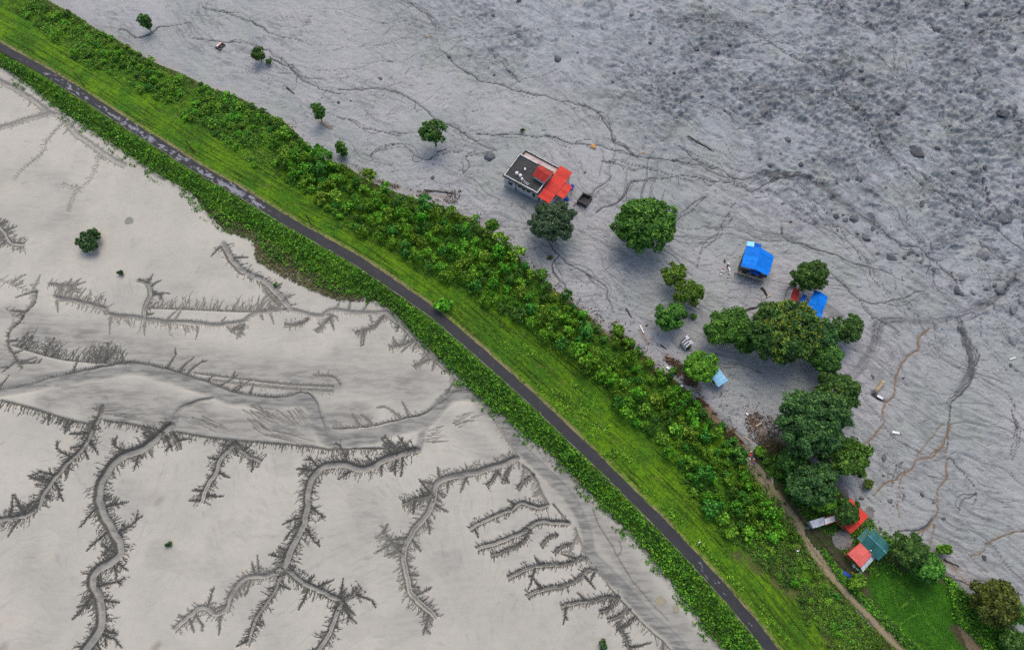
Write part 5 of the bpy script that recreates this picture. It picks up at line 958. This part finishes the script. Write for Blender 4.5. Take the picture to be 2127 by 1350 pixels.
# village
s6, rl = start("white_roofed_shed", 1707, 1083, "low shed with white and zinc sheet roof and dark red edging by the track", "shed")
a_, b_, c_, d4 = Q(1682, 1082, 2.6), Q(1712, 1073, 2.6), Q(1714, 1089, 2.1), Q(1689, 1097, 2.1); roof_plane(s6, rl, a_, b_, c_, d4, MT['zinc'], .8); a5, b5, c5, d5 = Q(1712.5, 1077, 2.75), Q(1733, 1070, 2.75), Q(1735.5, 1082, 2.4), Q(1714.5, 1089, 2.4); roof_plane(s6, rl, a5, b5, c5, d5, MT['plastic'], .8, "white_sheet")
MB().bar(a5 + v3((0, .06, .03)), b5 + v3((0, .06, .03)), .16, .12).build("ridge_board", MT['darkred'], s6, rl); MB().bar(d5 - v3((0, .06, 0)), c5 - v3((0, .06, 0)), .12, .14).build("fascia", MT['darkred'], s6, rl); walls(s6, rl, inset([a_, b5, c5, d4], .3), -.3, 2.0, MT['zinc'], .1)
h7, rl = start("red_gabled_house", 1770, 1075, "house with bright red gabled roof under the small dark tree", "house")
r0, r1 = Q(1753, 1057, 3.6), Q(1787, 1090, 3.6); n0, n1 = Q(1767, 1035, 2.9), Q(1803, 1072, 2.9); s0, s1 = Q(1739, 1080, 2.9), Q(1767, 1108, 2.9)
roof_plane(h7, rl, r0, r1, n1, n0, MT['red'], .95); roof_plane(h7, rl, r1, r0, s0, s1, [MT['red'], MT['darkred'], MT['red']], .95); ridge_cap(h7, rl, r0, r1, MT['darkred']); walls(h7, rl, inset([n0, n1, s1, s0], .6), -.3, 2.85, MT['orangewall'], .15, {2: [(.3, .9, .9, 1.9), (.7, .9, .9, 1.9)], 1: [(.5, .9, .9, 1.9)]})
h8, rl = start("green_roofed_house", 1815, 1130, "house with dark green gabled sheet roof, largest of the village", "house")
r0, r1 = Q(1804, 1111, 3.8), Q(1841, 1148, 3.8); n0, n1 = Q(1813, 1099, 3.1), Q(1850, 1132, 3.1); s0, s1 = Q(1788, 1128, 3.0), Q(1824, 1164, 3.0)
roof_plane(h8, rl, r0, r1, n1, n0, MT['teal'], .95); roof_plane(h8, rl, r1, r0, s0, s1, MT['teal'], .95); ridge_cap(h8, rl, r0, r1, MT['paleblue'], .2); walls(h8, rl, inset([n0, n1, s1, s0], .6), -.3, 3.0, MT['orangewall'], .15, {2: [(.3, .9, .9, 1.9)]})
roof_plane(h8, rl, Q(1806, 1104, 3.3), Q(1790, 1128, 3.2), Q(1780, 1118, 2.8), Q(1803, 1093, 2.9), MT['teal'], .9, "porch_sheet")
h9, rl = start("faded_red_house", 1787, 1155, "house with faded salmon red roof and white lean-to below the green roof", "house")
a_, b_, c_, d4 = Q(1787, 1127, 3.0), Q(1812.5, 1150, 3.0), Q(1788, 1178, 2.7), Q(1761, 1151, 2.7); roof_plane(h9, rl, b_, a_, d4, c_, MT['salmon'], .9); walls(h9, rl, inset([a_, b_, c_, d4], .4), -.3, 2.62, MT['orangewall'], .15, {2: [(.3, .8, .9, 1.8), (.75, .8, .9, 1.8)]})
roof_plane(h9, rl, Q(1812, 1152, 2.5), Q(1788, 1179, 2.4), Q(1792, 1187, 2.0), Q(1817, 1159, 2.1), MT['zinc'], .5, "lean_to_sheet", 2); ch = Q(1807, 1143, 3.2); MB().tube([(ch[0], ch[1], 2.9), (ch[0], ch[1], 3.7)], [.12, .12], 8).build("chimney_pipe", MT['plastic'], h9, rl)
for q in ((1792, 1186), (1816, 1160)): p_ = Q(*q, 1.9); MB().tube([(p_[0], p_[1], -.2), (p_[0], p_[1], 2.0)], [.06, .05], 6).build("lean_to_post", MT['darkwood'], h9, rl)
cloth("tarpaulin", 1757, 1194, 2.7, 1.1, -.55, .6, MT['tarp'], "crumpled deep blue tarpaulin on grass below the salmon red roof", "tarpaulin", 8)
def plank(name, a, b, w, h, mat, label, cat, za=.12, zb=.12, group=None, bend=0):
    p, q = G(*a), G(*b); loc = tuple((p + q) / 2); mb = MB(); n = 4; d = (q - p)[:2]; L = np.linalg.norm(d); nn = np.array([-d[1], d[0]]) / L
    pts = []
    for k in range(n + 1): t = k / n; c = p + (q - p) * t; c = c + np.array([*nn, 0]) * bend * math.sin(math.pi * t); c[2] += za + (zb - za) * t; pts.append(c)
    for k in range(n): mb.bar(pts[k], pts[k + 1], w, h)
    return tag(mb.build(name, mat, None, loc), label, cat, group), loc
def log(name, a, b, r0, r1, mat, label, cat="log", za=.1, zb=.1, group=None, seed=0):
    g = np.random.default_rng(seed + int(a[0])); p, q = G(*a), G(*b); mid = (p + q) / 2; pts = []; rr = []
    for k in range(6): t = k / 5; c = p + (q - p) * t + g.normal(size=3) * np.array([.08, .08, .03]); c[2] += za + (zb - za) * t; pts.append(c - mid); rr.append((r0 + (r1 - r0) * t) * g.uniform(.88, 1.12))
    o = MB().tube(pts, rr, 8).build(name, mat, None, smooth_=True); o.location = mid; return tag(o, label, cat, group)
def place(o, loc): o.location = loc; return o
for nm, a, b, w, h, mt, lb, ct_ in [("board", (1770, 1173), (1789, 1191), .28, .08, 'plastic', "long white board leaning in the grass below the white lean-to", "board"),
    ("board", (1852, 897), (1867, 900), .55, .12, 'plastic', "bright white board lying on the open mud right of the grove", "board"), ("gutter", (1329, 676), (1337, 692), .3, .12, 'plastic', "bent white gutter stuck in mud above the brown debris", "gutter"),
    ("board", (2096, 747), (2108, 743), .25, .1, 'plastic', "thin white board on mud near the right picture edge", "board"), ("plank", (1569, 886), (1581, 878), .3, .12, 'palewood', "light orange plank at the debris fan below the sheds", "plank"),
    ("plank", (1546, 907), (1558, 916), .3, .12, 'palewood', "pinkish plank beside the start of the dirt track", "plank"), ("plank", (1593, 618), (1600, 611), .35, .14, 'palewood', "short yellow plank by the uprooted stump below the blue house", "plank"),
    ("plank", (1376, 747), (1394, 749), .2, .1, 'wood', "orange brown plank on top of the brown debris heap", "plank"), ("board", (1549, 858), (1553, 862), .35, .1, 'plastic', "small white board in the middle of the debris fan", "board"), ("board", (1384, 763), (1391, 767), .5, .25, 'plastic', "white block beside the brown debris heap", "board"), ("board", (1414, 800), (1418, 804), .45, .2, 'plastic', "white block in mud below the brown debris heap", "board")]:
    o, loc = plank(nm, a, b, w, h, MT[mt], lb, ct_, .2, .25); place(o, loc)
place(log("fallen_trunk", (1834, 793), (1817, 816), .5, .42, MT['palewood'], "thick pale broken trunk lying beside the dark pit", za=.35, zb=.3), G(1825.5, 804.5))
o, loc = plank("board", (1820, 823), (1832, 829), .5, .2, MT['plastic'], "white panel lying in the dark pit at the broken trunk", "board", .5, .4); place(o, loc)
for k, (a, b) in enumerate([((662, 250), (690, 268)), ((664, 250), (686, 270)), ((665, 252), (680, 266)), ((668, 255), (692, 263)), ((660, 252), (676, 262))]):
    log("bamboo_pole", a, b, .09, .07, MT['palewood'], "pale bamboo pole fallen at the foot of the thin tree", "pole", .5, .15, "fallen bamboo poles", k)
for a, b, r, mt, lb in [((1368, 764), (1358, 774), .28, 'darkwood', "dark log lying between the bush belt and the debris heap"), ((1340, 676), (1346, 674), .22, 'wood', "brown log right of the bent white gutter"), ((1270, 672), (1281, 667), .25, 'wood', "brown driftwood branch left of the bent gutter"), ((1300, 640), (1312, 660), .16, 'darkwood', "dark driftwood branch above the bent gutter"), ((1372, 716), (1385, 726), .16, 'darkwood', "thin dark pole above the brown debris heap"), ((1582, 598), (1594, 616), .35, 'darkwood', "dark uprooted stump in mud between the two blue roofs"), ((1545, 645), (1580, 636), .14, 'darkwood', "long thin dark branch left of the uprooted stump"), ((1430, 284), (1478, 313), .16, 'darkwood', "long dark half sunken log on the upper mudflow"), ((595, 182), (612, 196), .2, 'darkwood', "dark sunken log in mud above the thin upright tree"), ((880, 395), (945, 402), .14, 'darkwood', "dead branch in debris below the flat roofed house"), ((1960, 1162), (1992, 1176), .15, 'darkwood', "thin dark pole in mud above the field margin"), ((908, 316), (928, 311), .14, 'darkwood', "exposed dark roots beside the umbrella tree trunk")]:
    log("driftwood", a, b, r, r * .6, MT[mt], lb, "driftwood", .12, .15)
# power poles along the road
for a, lb in (((175, 178), "wooden power pole on the grass near the upper left road"), ((402, 315), "wooden power pole on the grass beside the footpath"), ((646, 466), "wooden power pole on the grass where the pale road wear ends")):
    b = G(*a); t = empty("power_pole", tuple(b), lb, "power pole", "poles along the road"); MB().tube([(0, 0, -.5), (0, 0, 4.6)], [.13, .09], 8).build("pole", MT['darkwood'], t); MB().bar((-.5, .1, 4.3), (.5, -.1, 4.3), .1, .1).build("cross_arm", MT['darkwood'], t)
# fence along the track
fx = [(1650, 1058), (1663, 1077), (1676, 1094), (1688, 1104), (1700, 1118), (1715, 1135), (1728, 1150), (1742, 1166), (1755, 1181)]
b = G(*fx[4]); fe = empty("wire_fence", tuple(b), "low post and rail fence between dirt track and village yard", "fence"); rl = tuple(b); pts = [G(*q) for q in fx]
for p_ in pts: MB().bar((p_[0], p_[1], p_[2] - .3), (p_[0], p_[1], p_[2] + 1.2), .12, .12).build("post", MT['darkwood'], fe, rl)
for p_, q_ in zip(pts[:-1], pts[1:]):
    for zz in (.45, 1.0): MB().bar((p_[0], p_[1], p_[2] + zz), (q_[0], q_[1], q_[2] + zz), .07, .09).build("rail", MT['mould'], fe, rl)
# boulders
rocks = []
for k in range(7):
    import bmesh
    bm = bmesh.new(); bmesh.ops.create_icosphere(bm, subdivisions=3, radius=1); g = np.random.default_rng(900 + k); pl_ = [(unit(g, 1)[0], g.uniform(.42, .75)) for _ in range(11)]
    for v_ in bm.verts:
        c = v3(v_.co)
        for nrm, dd in pl_:
            t = float(np.dot(c, nrm)); 
            if t > dd: c = c - nrm * (t - dd) * .95
        c *= .8 + .34 * float(noise(np.array([c[0] * 1.6 + k]), np.array([c[1] * 1.6 + c[2] * 1.4]), 50 + k)[0]) + .22 * float(noise(np.array([c[0] * 4.5 + k]), np.array([c[1] * 4.5 + c[2] * 4]), 70 + k)[0]); v_.co = Vector(c)
    me = bpy.data.meshes.new("boulder"); bm.to_mesh(me); bm.free(); me.shade_smooth(); rocks.append(me)
BIG = [(2081,237,17,"large dark boulder near the right edge of the upper mudflow"),(1907,317,20,"largest rounded boulder in the middle of the rough mudflow"),(2113,264,16,"black boulder cluster stone at the right picture edge"),(1020,328,16,"flat oval grey boulder left of the flat roofed house"),(2040,533,21,"big pale cracked boulder in the right mudflow"),(1994,573,16,"dark boulder left below the big pale cracked boulder"),(1990,604,17,"flat dark boulder below the twin dark boulders on the right"),(1772,453,13,"black boulder at the end of the row above the blue houses"),(1800,494,14,"rough dark boulder in the stone field above the blue houses"),(1894,523,14,"black boulder heap beside the thin stream right of the houses"),(1850,535,12,"dark boulder left of the black boulder heap"),(1944,60,15,"broad dark boulder in the upper right mudflow"),(1637,289,13,"dark hummock boulder in the centre of the rough mudflow"),(1914,427,12,"round dark boulder below the largest rounded boulder"),(2090,455,20,"very dark long boulder mass at the right stream junction"),(2104,640,15,"bluish dark boulder at the right edge above the pale heap"),(1944 + 155, 700, 20,"pale white grey boulder heap at the right picture edge"),(1160,123,11,"dark boulder in the upper middle mudflow"),(1442,103,11,"dark boulder left of two smaller ones in the upper mudflow"),(1641,461,6,"small grey boulder with rusty debris left of the stone row"),(1750,7,9,"dark boulder cut by the top picture edge"),(1785,370,10,"black boulder at the tip of the dark ridge")]
SML = [(1476,17,6),(1504,68,8),(1492,110,7),(2009,8,11),(1590,240,7),(1789,147,8),(1794,163,7),(1812,98,5),(1867,230,10),(1927,272,7),(1947,307,8),(1760,373,9),(1737,377,8),(2047,347,9),(1980,358,7),(1840,390,7),(1997,190,8),(2035,150,10),(2109,102,7),(1582,400,6),(1627,423,6),(1524,230,6),(1505,230,7),(1532,183,4),(1734,88,4),(1699,72,4),(1807,303,6),(1815,323,6),(1967,183,10),(1975,260,8),(1517,95,7),(1077,3,9),(1023,33,8),(1077,55,6),(932,117,7),(790,163,7),(728,210,6),(900,370,7),(1273,293,9),(1215,358,6),(977,117,9),(1027,157,6),(1313,32,8),(1015,142,5),(1415,213,9),(1272,170,6),(1940,563,9),(2069,593,8),(1824,527,8),(1914,545,6),(1894,563,5),(2100,760,7),(2109,768,6),(1875,785,6),(1814,783,8),(1812,660,6),(1837,952,10),(1850,1042,10),(1917,1027,7),(1939,1043,5),(1960,1078,8),(1879,1030,7),(1835,988,5),(2044,1158,9),(1875,1013,4),(1790,1033,8),(1737,452,10),(1750,448,7),(1725,437,6),(1758,457,8),(1812,478,9),(1822,483,6),(1780,487,7),(1740,480,6),(1880,535,9),(1860,540,7),(1905,530,7),(2020,610,9),(2050,600,8),(2075,605,8),(2095,590,7),(2110,570,6),(2065,640,6),(2105,240,8),(2098,275,7),(2120,250,7),(1855,80,7),(1580,330,8),(1600,345,7),(1620,320,7),(1665,340,8),(1690,330,6),(1560,215,6),(1700,215,6),(1720,260,7),(1460,200,7),(1400,150,7),(1350,90,6),(1250,60,6),(1200,110,6),(702,213,5),(456,97,7),(625,222,4),(1960,1265,1)]
nb = 0
def boulder(px, py, r, label, mat, group=None, flat=.55):
    global nb
    nb += 1; g = np.random.default_rng(px * 3 + py); m = mpp(px, py); rr = r * m; b = G(px, py); o = bpy.data.objects.new("boulder", rocks[nb % 7]); COL.objects.link(o)
    if not rocks[nb % 7].materials: rocks[nb % 7].materials.append(MT['boulder'])
    if mat != 'boulder': o.material_slots[0].link = 'OBJECT'; o.material_slots[0].material = MT[mat]
    o.location = (b[0], b[1], b[2] - rr * .04); o.scale = (rr * g.uniform(.9, 1.15), rr * g.uniform(.75, 1.0), rr * flat * g.uniform(.75, 1.1)); o.rotation_euler = (g.normal() * .15, g.normal() * .15, g.uniform(0, 6.28)); return tag(o, label, "boulder", group)
for px, py, r, lb in BIG: boulder(px, py, r * .86, lb, 'palerock' if "pale" in lb else 'boulder')
for px, py, r in SML[:-1]:
    zn = ("small grey boulder on the left mud near the shrub bank", "boulders on the left mud") if px < 760 else ("small grey boulder in the upper middle mud above the flat roofed house", "boulders in the upper middle") if px < 1320 else ("small grey boulder on the smooth mud right of the grove", "boulders right of the grove") if py > 650 else ("small dark boulder in the stone field right of the blue houses", "boulders of the stone field") if py > 425 else ("small dark boulder scattered over the rough upper right mudflow", "boulders of the rough mudflow")
    sz = "tiny" if r < 6 else "small" if r < 8 else "medium"
    if zn[1] == "boulders of the rough mudflow": lb = "%s dark boulder on the rough mudflow %s" % (sz, ("above the ochre boulder" if px < 1480 else "in the upper middle" if px < 1700 else "near the top edge" if px < 1900 else "in the top right corner") if py < 210 else ("left of the dark ridge" if px < 1660 else "beside the dark ridge" if px < 1800 else "near the largest rounded boulder" if px < 1960 else "near the right picture edge"))
    elif zn[1] == "boulders of the stone field": lb = "%s dark boulder %s" % (sz, "in the stone row above the blue houses" if px < 1830 else "beside the black boulder heap" if px < 1930 else "near the big pale cracked boulder")
    elif zn[1] == "boulders right of the grove": lb = "%s grey boulder on smooth mud %s" % (sz, "near the broken trunk" if py < 900 and px < 1950 else "near the right picture edge" if py < 900 else "right of the red gabled house" if px < 1900 else "above the field trees")
    else: lb = zn[0].replace("small", sz, 1)
    boulder(px, py, r * .76, lb, 'boulder', zn[1])
boulder(1231, 304, 8, "ochre orange boulder above the flat roofed house", 'orangerock'); boulder(1337, 319, 3.5, "little ochre stone right of the ochre boulder", 'orangerock'); boulder(887, 77, 4, "small rusty stone in the upper middle mud", 'orangerock'); boulder(1643, 466, 5, "rusty brown stone beside a small grey boulder", 'orangerock')
# wreck half sunk in the upper left mud
wk, rl = start("sunken_cart", 457, 97, "half sunken box with a white and red edge in upper left mud", "wreck")
c4 = [Q(x, y, .7)[:2] for x, y in ((446, 98), (456, 87), (467, 92), (457, 104))]; ci = inset(c4, .35)
for i in range(4): MB().prism([c4[i], c4[(i + 1) % 4], ci[(i + 1) % 4], ci[i]], -.8, .55 + .12 * (i % 2)).build("side_panel", MT['mould'], wk, rl)
q0, q1 = Q(450, 97, 1.0), Q(459, 89, 1.0); MB().bar(q0, q1, .35, .12).build("white_edge", MT['plastic'], wk, rl); MB().bar(q0 + v3((.3, -.1, .08)), q1 + v3((.3, -.1, .08)), .18, .1).build("red_edge", MT['red'], wk, rl)
# rubbish in the weeds and by the houses
def heap(name, px, py, items, label, cat, spread_, seed):
    g = np.random.default_rng(seed); b = G(px, py); root = empty(name, tuple(b), label, cat)
    for mt, w, nm in items:
        x, y = g.normal(size=2) * spread_; a = g.uniform(0, 3.14); MB().bar((x - math.cos(a) * w, y - math.sin(a) * w, .15 + .3 * g.random()), (x + math.cos(a) * w, y + math.sin(a) * w, .2 + .35 * g.random()), w * g.uniform(.7, 1.3), .12).build(nm, MT[mt], root)
heap("rubbish_heap", 1658, 1140, [('plastic', .35, "white_sack"), ('plastic', .3, "white_sack"), ('plastic', .25, "white_sack"), ('tarp', .2, "blue_scrap"), ('orange', .25, "orange_scrap"), ('bitumen', .35, "black_scrap"), ('bitumen', .3, "black_scrap")], "white, black and orange rubbish in the weeds beside the dirt track", "rubbish", .45, 5)
heap("rubbish_heap", 1768, 1184, [('plastic', .3, "white_sack"), ('plastic', .25, "white_sack"), ('orange', .25, "orange_scrap"), ('bitumen', .35, "black_scrap")], "rubbish between the blue tarpaulin and the salmon red roof", "rubbish", .5, 6)
heap("rubbish_heap", 1513, 560, [('plastic', .3, "white_scrap")] * 6 + [('tarp', .25, "blue_scrap"), ('red', .2, "red_scrap"), ('bitumen', .4, "black_scrap"), ('bitumen', .35, "black_scrap")], "scattered rubbish in mud at the left corner of the blue house", "rubbish", 1.1, 7)
heap("rubbish_heap", 1562, 955, [('plastic', .2, "white_scrap")] * 3 + [('red', .3, "red_scrap"), ('red', .25, "red_scrap"), ('tarp', .25, "blue_scrap"), ('bitumen', .3, "black_scrap")], "red, blue and white rubbish on the top of the dirt track", "rubbish", .7, 9)
heap("rubbish_heap", 1420, 762, [('bitumen', .4, "black_scrap")] * 4 + [('tarp', .2, "blue_scrap")], "dark rubbish left of the bright green tree", "rubbish", .5, 10)
heap("road_sign", 1453, 1128, [('plastic', .22, "white_board"), ('bitumen', .25, "black_board")], "small black and white board in the grass beside the lower road", "board", .2, 12)
# sand and rubble mound in the yard
g = np.random.default_rng(77); b = G(1752, 1121); n = 26; uu, vv = np.meshgrid(np.linspace(-1, 1, n), np.linspace(-1, 1, n)); rr = np.hypot(uu, vv); zz = .75 * np.clip(1 - rr ** 1.5, -.4, 1) + (fbm(uu * 4 + 7, vv * 4, 3, 71) - .5) * .4; ii = np.arange(n * n).reshape(n, n)
tag(link("rubble_mound", mesh_np("rubble_mound", np.stack([uu * 2.3, vv * 2.0, zz], -1).reshape(-1, 3), np.stack([ii[:-1, :-1], ii[:-1, 1:], ii[1:, 1:], ii[1:, :-1]], -1).reshape(-1, 4), True), mat_plain("rubble", (.22, .20, .185), (.13, .12, .11), 1.5, .9, .8, (.30, .28, .26), .5), None, b), "grey mound of sand and rubble in the village yard", "mound")
# driftwood litter (countless sticks) and loose stones
def litter(name, polys, n, ls, mat, label, seed, high=.2):
    g = np.random.default_rng(seed); Cs = []
    for poly, k in polys: q = pip_px(int(n * k), poly, g); w = G(q[:, 0], q[:, 1]); keep = fbm(w[:, 0] * .5, w[:, 1] * .5, 3, seed) > .46; Cs.append(w[keep])
    C = np.vstack(Cs); C[:, 2] += g.random(len(C)) ** 2 * high + .03; S = ls * np.exp(g.normal(size=len(C)) * .5); N = unit(g, len(C), 1.6); V, Fq = leaves(C, N, S, g, False, .16)
    up = np.repeat(N, 4, 0) * np.repeat(S, 4)[:, None] * .12; V2 = np.vstack([V, V - up]); k = len(V); F2 = np.vstack([Fq, Fq[:, ::-1] + k] + [np.stack([Fq[:, i], Fq[:, i] + k, Fq[:, (i + 1) % 4] + k, Fq[:, (i + 1) % 4]], -1) for i in range(4)])
    return stuff(link(name, mesh_np(name, V2, F2), mat), label, "debris")
def band(pts, lo, hi): return [(x + lo[0], y + lo[1]) for x, y in pts] + [(x + hi[0], y + hi[1]) for x, y in pts[::-1]]
RM = [p for p in RTOE if 560 < p[0] < 1560]
litter("driftwood_litter", [(band(RM, (-6, 6), (14, -12)), .30), ([(1378,735),(1400,738),(1445,785),(1455,805),(1425,798),(1388,765)], .16), ([(1240,680),(1280,690),(1325,712),(1312,728),(1260,705)], .12), ([(1440,820),(1465,835),(1520,895),(1545,920),(1520,925),(1480,880)], .16), ([(1540,850),(1600,860),(1640,935),(1600,950),(1555,905)], .14), ([(740,360),(860,395),(960,395),(950,425),(850,405)], .12)], 9500, .22, MT['litter'], "brown driftwood litter along the edge of the bush belt", 51)
litter("debris_scatter", [([(1180,580),(1330,620),(1400,700),(1380,740),(1290,680),(1200,630)], .5), ([(1460,800),(1560,820),(1640,860),(1570,910),(1500,870)], .5)], 1300, .17, MT['litter'], "loose sticks scattered on the mud between belt and trees", 52)
litter("pale_stones", [([(1035,868),(1100,905),(1150,945),(1210,1005),(1330,1130),(1420,1240),(1400,1235),(1310,1125),(1190,1005),(1090,920)], 1.0)], 1200, .14, MT['greylitter'], "pale and dark stones along the foot of the embankment", 53)
litter("rubble_scatter", [([(1720,430),(1800,460),(1900,500),(1925,540),(1860,550),(1770,500)], .35), ([(1960,560),(2127,560),(2127,640),(1990,640)], .3), ([(2080,680),(2127,680),(2127,730),(2085,720)], .2), ([(1820,930),(1880,940),(1880,1060),(1820,1040)], .15)], 1500, .16, MT['greylitter'], "small pale rubble on the mudflow around the boulders", 54)

# small pools left on the sand
def mat_pool(name, c):
    m, nt, out = new_mat(name); k = NT(nt); finish(k, out, k.mix(k.noise(1.5, 3, .5, k.pos()), c, tuple(x * .8 for x in c)), .12, None, 0, 0, .5); return m
for px, py, rx_, ry_, c in ((268, 458, 9, 8, (.17, .17, .14)), (1373, 1248, 10, 9, (.24, .215, .14)), (1404, 1262, 6, 9, (.24, .215, .14))):
    b = G(px, py); m = mpp(px, py); n = 28; a = np.linspace(0, 2 * math.pi, n, endpoint=False); r = .75 + .5 * noise(np.cos(a) * 1.3 + px, np.sin(a) * 1.3 + 4, 6)
    zz = float(max(gz(b[0] + math.cos(t) * rx_ * m * .5, b[1] + math.sin(t) * ry_ * m * .5) for t in a)) + .03
    V = np.column_stack([np.cos(a) * r * rx_ * m, np.sin(a) * r * ry_ * m, np.full(n, zz - b[2])]); me = bpy.data.meshes.new("puddle"); me.from_pydata([tuple(v_) for v_ in V] + [(v_[0], v_[1], v_[2] - .4) for v_ in V], [], [tuple(range(n))] + [(i, i + n, (i + 1) % n + n, (i + 1) % n) for i in range(n)]); me.update(); struct(link("puddle", me, mat_pool("pool_water", c), None, b))
